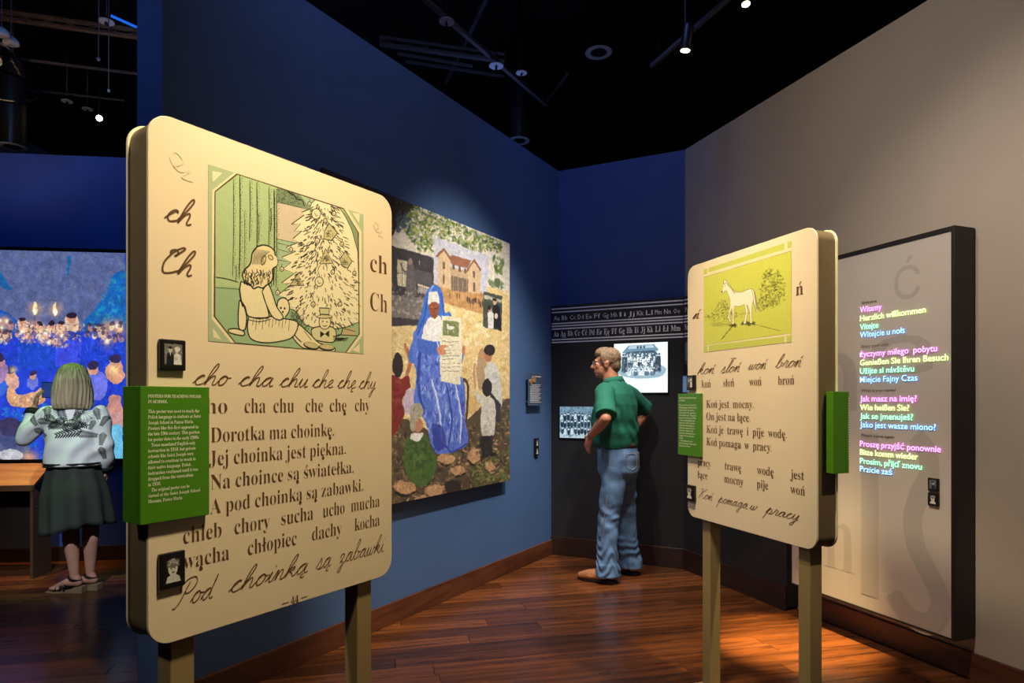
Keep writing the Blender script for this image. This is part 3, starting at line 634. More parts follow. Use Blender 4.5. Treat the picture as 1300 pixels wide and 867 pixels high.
    c.sm([(292, 440), (318, 432), (328, 458), (322, 476), (300, 480), (292, 460)], cream); c.ell(268, 452, 10, 22, LN, rot=.3); c.ell(268, 452, 7, 18, (232, 212, 160), rot=.3); c.ell(298, 440, 9, 14, LN, rot=-.8); c.ell(298, 440, 6, 11, (232, 212, 160), rot=-.8)
    for k in range(46):
        x = r.uniform(190, 300); y = r.uniform(480, 545); c.line([(x, y), (x+r.uniform(-10, 10), y+12), (x+r.uniform(-8, 8), y+24)], 2, LN, .9)
    for k in range(12): c.line([(230+k*6, 400+k*1.2), (225+k*4, 440), (220+k*5, 470)], 1.2, LN, .7)
    c.line([(165, 570), (170, 610), (180, 650)], 4, LN)
    for k in range(60): c.line([(r.uniform(560, 625), r.uniform(780, 792)), (r.uniform(560, 625), r.uniform(780, 800))], 1.2, LN, .8, False)
    c.line(octo+[octo[0]], 4, (88, 66, 40), curve=False)
    c.grain(.03); return c.image('girl_and_tree_drawing')
picture(TL, 'girl_and_tree_picture', .1635, .7453, 1.572, 2.073, -.0012, imat('girl_picture_print', illus_tree(), .4))
def illus_horse():
    c = Canvas(640, 464, (232, 222, 178), [(893.9, 340.6), (1005.3, 306.0), (1004.8, 434.4), (893.4, 446.6)], [(0, 0), (640, 0), (640, 464), (0, 464)], seed=5)
    c.crop((885, 300), 5.777); r = c.rng; K = (62, 60, 26); B = (206, 210, 92); W_ = (246, 240, 214)
    sq = (198, 204, 96)
    for q in ([(50, 240), (76, 232), (76, 272), (50, 280)], [(88, 230), (642, 52), (642, 98), (88, 262)], [(664, 44), (697, 34), (697, 84), (664, 92)],
              [(46, 802), (76, 798), (76, 845), (46, 850)], [(86, 797), (640, 735), (640, 780), (86, 842)], [(656, 730), (693, 726), (693, 776), (656, 780)]): c.poly(q, sq)
    c.poly([(50, 300), (692, 112), (690, 712), (48, 795)], B)
    c.line([(50, 298), (692, 110)], 2.2, (120, 80, 50), curve=False); c.line([(692, 110), (690, 712), (48, 795), (50, 298)], 1.5, (150, 120, 70), curve=False)
    def scrib(poly, n, L, w_=1.3):
        p = np.array(poly, float); x0, y0 = p.min(0); x1, y1 = p.max(0)
        for k in range(n):
            x = r.uniform(x0, x1); y = r.uniform(y0, y1); ins = False
            for i in range(len(p)):
                ax, ay = p[i-1]; bx, by = p[i]
                if (ay > y) != (by > y) and x < (bx-ax)*(y-ay)/(by-ay)+ax: ins = not ins
            if ins: a = r.uniform(0, 2*PI); c.line([(x, y), (x+L*math.cos(a), y+L*math.sin(a)), (x+L*math.cos(a+1.3), y+L*math.sin(a+1.3))], w_, K, r.uniform(.5, 1))
    scrib([(560, 232), (600, 240), (630, 300), (645, 360), (640, 430), (600, 480), (540, 510), (480, 540), (440, 530), (450, 480), (475, 430), (460, 380), (480, 330), (485, 270), (530, 245)], 620, 11)
    scrib([(60, 580), (110, 555), (150, 500), (180, 465), (220, 475), (240, 520), (330, 560), (440, 550), (330, 585), (200, 610), (90, 620), (62, 605)], 560, 9)
    scrib([(440, 540), (520, 505), (650, 460), (660, 470), (560, 520), (470, 550)], 130, 8)
    for k in range(90): t = r.uniform(0, 1); x = 170+t*95; y = 760-t*115; c.line([(x, y), (x+r.uniform(8, 18), y-r.uniform(4, 14))], 1.4, K, .8, False)
    for k in range(70): t = r.uniform(0, 1); x = 380+t*220; y = 636+t*58; c.line([(x, y), (x+14, y+r.uniform(-4, 4))], 1.2, K, .7, False)
    for k in range(60): c.line([(r.uniform(90, 270), r.uniform(620, 660)), (r.uniform(90, 270), r.uniform(620, 660))], 1, K, .3, False)
    for x, y in ((262, 650), (350, 636), (395, 638)): scrib([(x-26, y-8), (x+26, y-8), (x+26, y+12), (x-26, y+12)], 60, 8, 1.6)
    horse = [(200, 320), (215, 322), (235, 350), (262, 385), (290, 410), (330, 408), (370, 390), (400, 384), (418, 398), (427, 440), (432, 490), (448, 552), (436, 550), (422, 505), (410, 470), (402, 520), (402, 600), (404, 636), (388, 636), (387, 560), (372, 505), (362, 500), (374, 545), (360, 615), (358, 640), (340, 640), (346, 610), (358, 560), (348, 498), (310, 514), (276, 510), (270, 560), (270, 642), (257, 642), (260, 580), (256, 520), (240, 560), (238, 590), (252, 622), (240, 624), (226, 592), (232, 550), (244, 510), (244, 470), (230, 430), (216, 395), (200, 402), (190, 418), (180, 408), (190, 375), (195, 345)]
    c.poly(horse, W_); c.line(horse+[horse[0]], 1.9, (110, 74, 46), curve=False)
    for k in range(34): t = k/33; x = 212+t*66; y = 328+t*78; c.line([(x, y), (x+r.uniform(-2, 6), y+r.uniform(8, 22))], 1.5, K, .9, False)
    c.line([(196, 322), (200, 348), (210, 340)], 3, K); c.ell(206, 362, 3, 3, K); c.ell(184, 404, 6, 7, (120, 100, 70)); c.line([(400, 390), (412, 440), (414, 500)], 2, (110, 74, 46))
    for k in range(14): c.line([(416+k*.6, 400), (426+k, 470), (434+k, 540)], .8, (150, 130, 90), .7)
    c.grain(.03); return c.image('horse_drawing')
picture(TR, 'horse_picture', .149, .788, 1.672, 2.132, -.0012, imat('horse_picture_print', illus_horse(), .4))

# green signs wrapping the edges of the boards
def green_sign(F, s_edge, s0, s1, y_front, y_back, z0, z1, label, side, txt=True, group=None):
    """front plate standing just off the face, with a return along the board's side"""
    T = Thing('green_text_sign', label, 'sign', F[0], F[1], s0=(s0+s1)/2, zb=z0, y0=y_front)
    T.part('front_plate', MB().box(s0, s1, y_front, y_front+.0175, z0, z1), M['green'], bevel=.0015)
    if side < 0: T.part('side_plate', MB().box(s0, s_edge-.0015, y_front+.0176, y_back, z0, z1), M['green'], bevel=.0015)
    else: T.part('side_plate', MB().box(s_edge+.0015, s1, y_front+.0176, y_back, z0, z1), M['green'], bevel=.0015)
    return T
GL = green_sign(LB, 0, -.029, .156, -.020, .074, 1.083, 1.4405, 'bright green text sign wrapped on the left edge of the tree poster', -1)
tl = ['This poster was used to teach the', 'Polish language to students at Saint', 'Joseph School in Panna Maria.', 'Posters like this first appeared in', 'the late 19th century. This particu-', 'lar poster dates to the early 1900s.',
      '   Texas mandated English-only', 'instruction in 1918, but private', 'schools like Saint Joseph were', 'allowed to continue to teach in', 'their native language. Polish', 'instruction continued until it was', 'dropped from the curriculum', 'in 1936.', '   The original poster can be', 'viewed at the Saint Joseph School', 'Museum, Panna Maria.']
wl = [.150, .155, .132, .147, .153, .150, .138, .139, .132, .139, .124, .146, .131, .036, .120, .152, .099]
def para(T, lines, ws, s0, z, dz, m, h, y, rev=False, style='serifsmall', name='sign_text'):
    V = []; F = []
    for i, (t, q) in enumerate(zip(lines, ws)):
        v, f = typeset(t.strip(), style); ind = .008 if t.startswith('   ') else 0
        x0 = min(p[0] for p in v); x1 = max(p[0] for p in v); k = (q-ind)/(x1-x0); b = len(V)
        V += [(s0+ind+(p[0]-x0)*k, y, z-i*dz+p[1]*h) for p in v]; F += [tuple(b+j for j in g) for g in f]
    if rev: a = min(p[0] for p in V)+max(p[0] for p in V); V = [(a-p[0], p[1], p[2]) for p in V]
    me = bpy.data.meshes.new(name); me.from_pydata(V, [], F); T.part(name, me, m, kind='stuff')
k_ = .141/.155
para(GL, ['POSTERS FOR TEACHING POLISH', 'IN SCHOOL'], [.141, .050], -.010, 1.4105, .0145, M['white_ink'], .0125, -.0207, name='sign_heading')
para(GL, tl, [q*k_ for q in wl], -.010, 1.3705, .0146, M['white_ink'], .0135, -.0207)
GR = green_sign(RB, 0, -.0665, .142, -.020, .074, 1.094, 1.446, 'bright green text sign wrapped on the left edge of the horse poster', -1)
para(GR, ['POSTERS FOR TEACHING POLISH', 'IN SCHOOL'], [.16, .055], -.052, 1.417, .0145, M['white_ink'], .0125, -.0207, name='sign_heading')
para(GR, tl, [q*1.07 for q in wl], -.052, 1.377, .0146, M['white_ink'], .0135, -.0207)
# the back sign of the horse poster: its plate is on the rear face
GB = Thing('green_text_sign', 'dark green sign seen edge-on at the right edge of the horse poster', 'sign', RB[0], RB[1], s0=.95, zb=1.09, y0=.14)
GB.part('front_plate', MB().box(.79, .9725, .1215, .139, 1.09, 1.444), M['green'], bevel=.0015)
GB.part('side_plate', MB().box(.9335, .9725, .050, .1212, 1.09, 1.444), M['green'], bevel=.0015)
GB.part('raised_text_edge', (lambda mb: [mb.box(.9728, .9742, .1335, .1385, z, z+.004) for z in [1.15+i*.0105 for i in range(26)]] and mb)(MB()), M['white_ink'], kind='stuff')
para(GB, tl, wl, .80, 1.377, .0146, M['white_ink'], .0135, .1397, rev=True)

# small photo tiles
def portrait(kind):
    c = Canvas(96, 120, (26, 25, 26), ss=2, seed=kind); r = c.rng
    if kind in (1, 3):
        c.poly([(8, 14), (88, 14), (88, 104), (8, 104)], (120, 120, 118)); c.dabs([(8, 14), (88, 14), (88, 104), (8, 104)], [(90, 90, 88), (150, 150, 146)], 60, 7, .5)
        c.poly([(16, 104), (20, 56), (36, 50), (48, 60), (50, 104)], (36, 36, 38)); c.ell(34, 40, 9, 12, (196, 192, 186)); c.ell(34, 30, 9, 6, (40, 40, 40)); c.poly([(31, 52), (37, 52), (35, 70)], (220, 220, 216))
        c.poly([(50, 104), (52, 60), (62, 52), (80, 60), (86, 104)], (226, 226, 222)); c.ell(64, 42, 9, 11, (206, 202, 196)); c.ell(66, 34, 14, 10, (236, 236, 232), .8); c.ell(60, 78, 8, 10, (190, 196, 190))
    elif kind in (2, 4, 6):
        c.poly([(16, 108), (22, 86), (40, 78), (62, 78), (78, 88), (84, 108)], (214, 212, 206)); c.ell(48, 56, 22, 27, (222, 218, 210))
        c.ell(48, 36, 26, 18, (120, 118, 112)); c.dabs([(20, 20), (76, 20), (78, 52), (64, 38), (34, 38), (20, 56)], [(190, 186, 178), (90, 88, 84), (226, 222, 214)], 70, 4, .8)
        c.ell(40, 56, 3, 2.4, (30, 30, 30)); c.ell(57, 56, 3, 2.4, (30, 30, 30)); c.ell(49, 70, 7, 2.6, (70, 60, 60)); c.ell(48, 63, 2.5, 2, (160, 154, 148))
    else:
        c.poly([(10, 12), (86, 12), (86, 106), (10, 106)], (96, 108, 124)); c.ell(54, 46, 12, 15, (190, 190, 186)); c.poly([(28, 106), (36, 68), (54, 60), (76, 70), (82, 106)], (44, 48, 60)); c.ell(48, 34, 13, 9, (50, 48, 48))
    c.grain(.08, 4); return imat('tile_photo', c.image('portrait_photo'), .3)
def tile(F, s0, s1, z0, z1, kind, label, proud=.018, y0=0, group=None):
    T = Thing('photo_tile', label, 'photo', F[0], F[1], s0=(s0+s1)/2, zb=z0, y0=y0)
    T.part('block', MB().box(s0, s1, y0-proud, y0-.0005, z0, z1), M['black'], bevel=.003)
    e = (s1-s0)*.09; picture(T, 'photograph', s0+e, s1-e, z0+e, z1-e*.6, y0-proud-.0006, portrait(kind)); return T
tile(LB, .0245, .0935, 1.484, 1.567, 1, 'black photo tile of a wedding couple, upper left on the tree poster', .013)
tile(LB, .0235, .092, .901, .996, 2, 'black photo tile of a smiling curly-haired child, lower left on the tree poster', .013)
tile(RB, .0158, .083, 1.466, 1.549, 3, 'black photo tile above the green sign on the horse poster', .02)
tile(RB, .006, .082, .840, .929, 4, 'black photo tile at the lower left corner of the horse poster', .02)
# ------------------------------------------------------------------ the big mural on the blue wall
def mural_image():
    c = Canvas(560, 552, (222, 196, 138), [(410, 212.2), (647, 309.4), (647, 609.8), (410, 657.8)], [(0, 0), (560, 0), (560, 552), (0, 552)], seed=11)
    r = c.rng
    c.crop((490, 230), 4.337)
    big = [(-350, -140), (682, 345), (682, 1700), (-350, 1900)]
    gold = [(232, 204, 140), (246, 228, 182), (206, 168, 96), (238, 214, 160), (250, 240, 208), (190, 150, 84)]
    c.dabs(big, gold, 1500, 20, .55)
    c.poly([(-350, -140), (682, 345), (682, 610), (260, 500), (-350, 330)], (224, 216, 200)); c.dabs([(-300, -120), (680, 345), (680, 600), (-300, 330)], [(236, 230, 218), (206, 196, 190), (196, 196, 206), (230, 214, 190)], 260, 22, .4)
    # trunk and leaves, upper left
    c.poly([(-350, -140), (170, 135), (90, 200), (30, 310), (-40, 480), (-350, 700)], (56, 46, 42)); c.dabs([(-300, -100), (160, 135), (30, 300), (-60, 440), (-300, 500)], [(84, 72, 62), (36, 30, 30), (110, 96, 80), (120, 140, 120)], 240, 12, .5)
    leafz = [(128, 142, 52), (92, 116, 46), (158, 168, 78), (60, 84, 52), (176, 182, 110), (70, 96, 80)]
    zone = [(150, 130), (300, 190), (500, 275), (640, 335), (630, 395), (560, 380), (470, 400), (380, 330), (270, 320), (250, 390), (180, 380), (110, 290), (90, 210)]
    c.dabs(zone, leafz, 620, 12, .85); c.dabs(zone, [(240, 236, 220), (210, 214, 190)], 90, 7, .8); c.dabs(zone, leafz, 160, 7, .9, (1, 2))
    for k in range(36): c.ell(60+r.uniform(0, 70), 200+r.uniform(-20, 80), 6, 16, (74, 96, 104), .8, .5)
    c.dabs([(590, 420), (650, 430), (630, 520), (605, 510)], [(70, 96, 48), (110, 134, 70)], 34, 14, .85, (1, 2)); c.dabs([(566, 540), (640, 560), (650, 590), (570, 580)], [(100, 120, 80), (130, 144, 104)], 50, 10, .8)
    c.ell(612, 558, 18, 26, (92, 112, 78), .9)
    # classroom scene (grey)
    c.poly([(-140, 300), (262, 420), (262, 790), (-140, 800)], (66, 62, 66)); c.dabs([(30, 360), (258, 425), (258, 640), (30, 620)], [(52, 48, 52), (78, 74, 78)], 120, 14, .6)
    c.poly([(62, 425), (115, 440), (115, 582), (62, 570)], (206, 196, 164)); c.line([(88, 432), (88, 576)], 1.6, (70, 66, 60), curve=False); c.line([(62, 500), (115, 512)], 1.6, (70, 66, 60), curve=False)
    c.sm([(110, 560), (112, 470), (125, 425), (142, 425), (152, 470), (172, 530), (160, 600), (164, 725), (118, 728)], (104, 96, 98)); c.ell(132, 440, 13, 18, (150, 130, 120)); c.line([(82, 448), (96, 492), (116, 500)], 4, (110, 100, 100)); c.dabs([(115, 480), (160, 520), (160, 720), (118, 720)], [(84, 78, 80), (124, 116, 118)], 40, 8, .6)
    c.line([(182, 428), (182, 462)], 1.5, (226, 220, 210), curve=False); c.line([(176, 438), (189, 440)], 1.5, (226, 220, 210), curve=False)
    c.poly([(30, 620), (120, 640), (240, 640), (262, 700), (262, 770), (30, 745)], (120, 114, 110)); c.dabs([(30, 560), (70, 590), (230, 580), (262, 640), (262, 760), (30, 740)], [(170, 160, 150), (96, 88, 88), (196, 188, 176), (120, 108, 104)], 190, 9, .7)
    c.poly([(156, 480), (250, 505), (250, 570), (156, 555)], (88, 84, 86))
    for k in range(7): c.ell(178+k*11, 570+k*3, 6, 8, (206, 190, 166)); c.ell(180+k*11, 595+k*3, 7, 18, (180, 172, 160), .8)
    # school house
    c.poly([(264, 305), (566, 410), (545, 735), (262, 650)], (196, 196, 206)); c.dabs([(266, 310), (562, 410), (560, 560), (266, 420)], [(180, 184, 204), (214, 212, 214), (200, 200, 216)], 120, 16, .5)
    c.poly([(264, 560), (555, 620), (545, 735), (262, 650)], (190, 146, 96)); c.dabs([(266, 570), (550, 625), (545, 730), (266, 645)], [(206, 164, 110), (168, 122, 78)], 90, 12, .6)
    wallc = (206, 178, 142)
    c.poly([(284, 410), (316, 372), (355, 428), (355, 598), (286, 575)], wallc); c.poly([(355, 470), (450, 492), (450, 612), (355, 598)], (186, 158, 128)); c.poly([(448, 490), (484, 428), (522, 490), (518, 620), (448, 612)], wallc)
    c.poly([(272, 412), (316, 364), (364, 430), (355, 436), (316, 382), (284, 416)], (140, 96, 72)); c.poly([(438, 492), (486, 424), (526, 490), (518, 496), (484, 440), (448, 497)], (140, 96, 72))
    c.poly([(352, 412), (372, 408), (470, 434), (448, 478), (358, 455)], (150, 100, 78)); c.poly([(357, 516), (452, 540), (452, 612), (357, 600)], (120, 104, 90))
    for x, y, h_ in ((318, 462, 20), (318, 538, 26), (372, 470, 16), (404, 482, 16), (436, 492, 14), (484, 510, 18), (484, 582, 24)): c.poly([(x-6, y-h_), (x+6, y-h_+3), (x+6, y+h_+2), (x-6, y+h_)], (112, 92, 76))
    for x in (370, 395, 420, 445): c.line([(x, 520+(x-370)*.25), (x, 605+(x-370)*.2)], 1.6, (206, 180, 146), curve=False)
    for k in range(26): x = r.uniform(440, 535); c.ell(x, 650+(x-440)*.25+r.uniform(-12, 12), 4, 15, [(96, 76, 62), (130, 96, 74), (70, 60, 56)][k % 3], .85)
    for x in (350, 392, 404): c.ell(x, 630, 4, 16, (104, 74, 60), .8)
    # couple photo
    c.poly([(536, 605), (638, 632), (636, 825), (534, 800)], (70, 78, 70)); c.poly([(538, 625), (636, 650), (636, 668), (538, 645)], (190, 186, 160)); c.dabs([(538, 610), (634, 634), (634, 800), (538, 790)], [(60, 84, 64), (96, 108, 92)], 60, 10, .6)
    c.poly([(585, 800), (588, 690), (604, 668), (626, 690), (634, 820)], (38, 36, 38)); c.ell(599, 664, 11, 17, (206, 164, 140)); c.ell(597, 650, 12, 9, (44, 36, 34)); c.poly([(560, 806), (560, 720), (578, 708), (592, 730), (592, 812)], (214, 214, 206)); c.ell(572, 705, 10, 15, (196, 150, 130)); c.ell(568, 694, 11, 12, (50, 40, 36)); c.ell(606, 742, 10, 14, (210, 200, 190))
    # lower part: ground with stones
    c.crop((490, 430), 3.944)
    low = [(-320, 420), (60, 420), (240, 520), (420, 440), (625, 330), (625, 715), (-320, 960)]
    c.poly([(-320, 400), (100, 400), (240, 470), (410, 400), (520, 300), (625, 300), (625, 720), (-320, 960)], (88, 74, 58)); c.dabs(low, [(120, 100, 76), (62, 52, 44), (148, 118, 84), (92, 96, 62), (52, 46, 42)], 900, 16, .6)
    c.dabs(low, [(206, 160, 112), (226, 186, 140), (180, 132, 92), (56, 48, 42), (90, 100, 60)], 700, 9, .75); c.dabs([(430, 560), (625, 560), (625, 710), (430, 740)], [(110, 132, 60), (84, 108, 50), (150, 150, 80)], 130, 10, .7)
    c.dabs([(380, 120), (625, 250), (625, 420), (560, 480), (380, 260)], [(70, 70, 60), (212, 180, 120), (120, 120, 90)], 110, 6, .6)
    for x, y, a_, b_ in ((300, 600, 46, 34), (440, 585, 34, 46), (95, 745, 60, 40), (240, 760, 55, 36), (360, 660, 40, 30), (520, 640, 26, 30), (200, 810, 60, 26)): c.poly([(x+a_*math.cos(t)*r.uniform(.75, 1.15), y+b_*math.sin(t)*r.uniform(.75, 1.15)) for t in [i*.7 for i in range(9)]], (196, 152, 110), .95); c.line([(x-a_, y+b_*.4), (x, y+b_), (x+a_, y+b_*.4)], 5, (48, 40, 36)); c.dabs([(x-a_, y-b_), (x+a_, y-b_), (x+a_, y+b_), (x-a_, y+b_)], [(226, 190, 146), (142, 104, 76), (200, 160, 120)], 24, 10, .6)
    # left children in red
    c.sm([(-80, 240), (30, 180), (70, 200), (110, 180), (120, 250), (80, 300), (90, 380), (20, 500), (-90, 520)], (132, 50, 44)); c.dabs([(-60, 230), (80, 210), (80, 380), (10, 480), (-80, 500)], [(150, 66, 54), (104, 38, 38), (164, 84, 66)], 70, 16, .6)
    c.ell(58, 130, 27, 62, (54, 44, 46)); c.line([(100, 180), (120, 120), (98, 40), (90, 30)], 9, (176, 116, 84)); c.sm([(80, 330), (100, 260), (140, 250), (150, 320), (110, 380)], (196, 180, 196))
    # nun
    c.crop((490, 230), 4.337)
    robe = (72, 108, 196)
    c.sm([(210, 640), (240, 578), (275, 568), (300, 590), (318, 660), (322, 720), (360, 740), (420, 1000), (140, 1000), (150, 860), (190, 740)], (66, 112, 198))
    c.crop((490, 430), 3.944)
    c.sm([(140, -40), (130, 60), (150, 180), (140, 330), (200, 420), (240, 560), (330, 566), (410, 520), (395, 400), (398, 300), (380, 190), (300, 180), (260, 60), (230, -60)], (92, 118, 206))
    c.dabs([(150, 60), (250, 60), (380, 190), (395, 480), (330, 550), (240, 540), (190, 400), (150, 200)], [(60, 84, 184), (150, 172, 232), (112, 140, 220), (46, 62, 150), (178, 196, 240)], 170, 20, .55, (1.2, 1.9), .3); c.dabs([(170, 80), (240, 60), (380, 190), (395, 480), (330, 550), (240, 540), (190, 400), (160, 200)], [(40, 54, 140), (200, 212, 246), (84, 112, 206), (120, 130, 200), (60, 76, 170)], 330, 11, .7, (1.1, 2.0), .25)
    c.line([(170, 60), (160, 220), (190, 380)], 9, (46, 74, 164)); c.line([(225, 200), (262, 330), (280, 520)], 6, (190, 204, 240)); c.line([(300, 220), (330, 400), (310, 540)], 5, (50, 66, 156)); c.line([(345, 220), (375, 380), (370, 520)], 5, (196, 208, 240))
    c.sm([(230, 420), (280, 440), (300, 530), (260, 560), (236, 520)], (48, 60, 148), .8); c.line([(236, 556), (280, 520), (330, 566), (408, 520)], 4, (52, 70, 160))
    c.sm([(160, 0), (260, 20), (275, 60), (230, 80), (160, 60)], (70, 104, 190))
    c.crop((490, 230), 4.337)
    c.sm([(195, 860), (210, 800), (240, 750), (300, 745), (312, 860), (250, 880)], (228, 226, 222)); c.sm([(231, 640), (232, 612), (262, 605), (288, 620), (290, 680), (232, 680)], (226, 222, 216))
    c.sm([(234, 680), (262, 664), (290, 676), (292, 712), (276, 752), (256, 752), (240, 728)], (146, 82, 58)); c.line([(240, 700), (252, 704)], 2, (50, 24, 20)); c.line([(268, 702), (282, 696)], 2, (50, 24, 20)); c.line([(262, 700), (263, 722), (270, 724)], 1.6, (96, 48, 36)); c.line([(256, 736), (270, 736)], 2.4, (104, 40, 38)); c.ell(250, 690, 8, 4, (178, 108, 78), .7)
    c.line([(232, 612), (222, 680), (206, 760), (170, 850)], 5, (48, 86, 176)); c.line([(300, 610), (312, 680), (318, 730)], 5, (52, 92, 186)); c.line([(262, 572), (246, 590), (238, 606)], 4, (130, 164, 226))
    # the poster she holds
    c.sm([(306, 742), (306, 740), (412, 752), (414, 758)], (220, 212, 180)); c.poly([(306, 738), (414, 752), (410, 1120), (300, 1100)], (226, 218, 190)); c.poly([(312, 765), (402, 775), (398, 862), (312, 862)], (120, 130, 84)); c.dabs([(314, 768), (400, 778), (396, 860), (314, 858)], [(90, 100, 60), (150, 156, 106)], 40, 8, .6); c.ell(356, 806, 22, 10, (226, 222, 210)); c.line([(342, 812), (340, 836)], 2, (210, 206, 190), curve=False); c.line([(368, 812), (372, 834)], 2, (210, 206, 190), curve=False); c.ell(340, 792, 7, 8, (226, 222, 210))
    c.crop((490, 430), 3.944)
    c.poly([(268, -20), (382, -10), (378, 190), (270, 182)], (226, 218, 190))
    for y, xs in ((12, (280, 360)), (30, (282, 300, 320, 340)), (55, (284, 340)), (70, (284, 330)), (84, (284, 368)), (100, (284, 340)), (122, (278, 296, 306, 324, 334, 346, 356, 372)), (140, (278, 294, 306, 322, 334, 346, 356, 372)), (160, (278, 366))):
        if len(xs) == 2: c.line([(xs[0], y), (xs[1], y+2)], 1.6, (80, 66, 54), .8, False)
        else:
            for a, b in zip(xs[::2], xs[1::2]): c.line([(a, y), (b, y+1)], 1.8, (80, 66, 54), .8, False)
    c.sm([(252, 45), (275, 30), (315, 32), (290, 48), (300, 72), (262, 78)], (196, 134, 100)); c.ell(388, 55, 9, 22, (186, 120, 88)); c.line([(250, -5), (262, 40)], 6, (206, 214, 236))
    # green girl with head scarf
    c.sm([(95, 500), (140, 478), (200, 480), (222, 540), (250, 600), (238, 680), (190, 735), (140, 725), (90, 640)], (76, 104, 52)); c.dabs([(100, 520), (210, 500), (240, 620), (190, 720), (100, 640)], [(58, 86, 44), (104, 130, 64), (48, 70, 40)], 90, 13, .6)
    c.sm([(122, 500), (130, 470), (180, 470), (186, 480), (160, 515)], (226, 222, 214)); c.ell(160, 430, 26, 36, (186, 130, 96)); c.sm([(118, 380), (130, 330), (165, 322), (186, 350), (180, 380), (150, 410), (140, 460), (122, 450)], (168, 160, 140)); c.dabs([(122, 340), (180, 340), (150, 440), (124, 440)], [(120, 112, 100), (206, 198, 180)], 26, 7, .6)
    c.ell(335, 740, 42, 36, (54, 44, 40))
    # children on the right
    c.sm([(450, 180), (462, 70), (485, 50), (500, 90), (495, 200), (470, 260)], (176, 150, 116)); c.ell(480, 76, 17, 30, (186, 140, 104)); c.sm([(490, 150), (520, 115), (550, 130), (572, 200), (580, 330), (545, 380), (510, 260)], (206, 204, 196)); c.ell(512, 82, 20, 34, (176, 122, 92)); c.ell(518, 56, 28, 28, (48, 40, 40)); c.dabs([(500, 140), (550, 140), (575, 320), (520, 300)], [(170, 176, 180), (226, 224, 216)], 40, 9, .6)
    c.poly([(520, 260), (576, 330), (570, 430), (520, 380)], (60, 58, 66)); c.line([(448, 250), (440, 170), (446, 120)], 8, (196, 146, 110)); c.sm([(442, 250), (470, 275), (510, 290), (545, 320), (540, 480), (485, 492), (472, 400), (478, 330), (450, 300)], (206, 202, 190)); c.dabs([(480, 300), (540, 320), (538, 470), (486, 480)], [(170, 164, 156), (228, 224, 214)], 40, 10, .6)
    c.ell(505, 245, 25, 44, (46, 40, 44)); c.poly([(470, 490), (535, 480), (530, 580), (480, 600)], (50, 46, 46)); c.dabs([(460, 470), (540, 470), (540, 600), (450, 590)], [(36, 34, 36), (70, 62, 56)], 60, 10, .6)
    c.ell(430, 330, 30, 46, (206, 170, 110), .8); c.line([(385, 200), (410, 240), (400, 420)], 8, (84, 60, 44))
    c.warp(2.2, 10); c.warp(1.0, 4); c.grain(.10, 6); c.grain(.12, 3); return c.image('mural_painting')
TM = Thing('mural', 'large painted mural of a nun in blue holding a poster, on the blue wall', 'painting', MU[0], MU[1], s0=.96, zb=.768, y0=.05)
TM.part('panel', MB().box(0, 1.929, .0005, .022, .768, 2.671), mat('panel_edge_brown', (74, 56, 44), .6))
picture(TM, 'painted_surface', 0, 1.929, .768, 2.671, -.0005, imat('mural_print', mural_image(), .55))
for z_ in (.95, 2.40): TM.part('hanging_rail', MB().box(.25, 1.70, .0225, .058, z_, z_+.05), M['black_metal'])
# acrylic label plate and narrow photo tile on the blue wall
def glass_mat():
    m = bpy.data.materials.new('clear_acrylic'); m.use_nodes = True; b = m.node_tree.nodes['Principled BSDF']
    b.inputs['Transmission Weight'].default_value = 1; b.inputs['Roughness'].default_value = .03; b.inputs['IOR'].default_value = 1.3
    b.inputs['Base Color'].default_value = (.86, .90, .95, 1); return m
M['glass'] = glass_mat()
T = Thing('wall_label', 'dark text label plate on standoffs right of the mural', 'sign', LW[0], LW[1], s0=3.2, zb=1.36, y0=-.03)
T.part('plate', MB().box(3.10, 3.34, -.045, -.036, 1.365, 1.645), mat('slate_label', (72, 88, 112), .35), bevel=.002)
T.part('standoff', MB().tube([(3.13, -.037, 1.40), (3.13, -.001, 1.40)], .008), M['steel']); T.part('standoff', MB().tube([(3.31, -.037, 1.62), (3.31, -.001, 1.62)], .008), M['steel'])
mb = MB(); mb.box(3.165, 3.315, -.0462, -.0454, 1.615, 1.622)
for k in range(13): mb.box(3.125, 3.315-.02*((k*7) % 3), -.0462, -.0454, 1.545-k*.0125, 1.549-k*.0125)
T.part('text_rows', mb, M['wall_ink'], kind='stuff')
for cx, cz, rr in ((3.185, 1.592, .030), (3.13, 1.572, .022)):
    T.part('round_portrait', MB().tube([(cx, -.0454, cz), (cx, -.052, cz)], rr, 24).tube([(cx, -.052, cz), (cx, -.053, cz)], rr*.6, 20), mat('sepia_photo', (170, 130, 92), .35, var=.5, scale=60))
T = Thing('photo_tile', 'narrow black photo tile under the label plate on the blue wall', 'photo', LW[0], LW[1], s0=3.293, zb=.928)
T.part('block', MB().box(3.262, 3.325, -.02, -.001, .928, 1.08), M['black'], bevel=.003)
for z0, k in ((.935, 2), (1.008, 6)): picture(T, 'photograph', 3.27, 3.317, z0, z0+.062, -.0208, portrait(k))

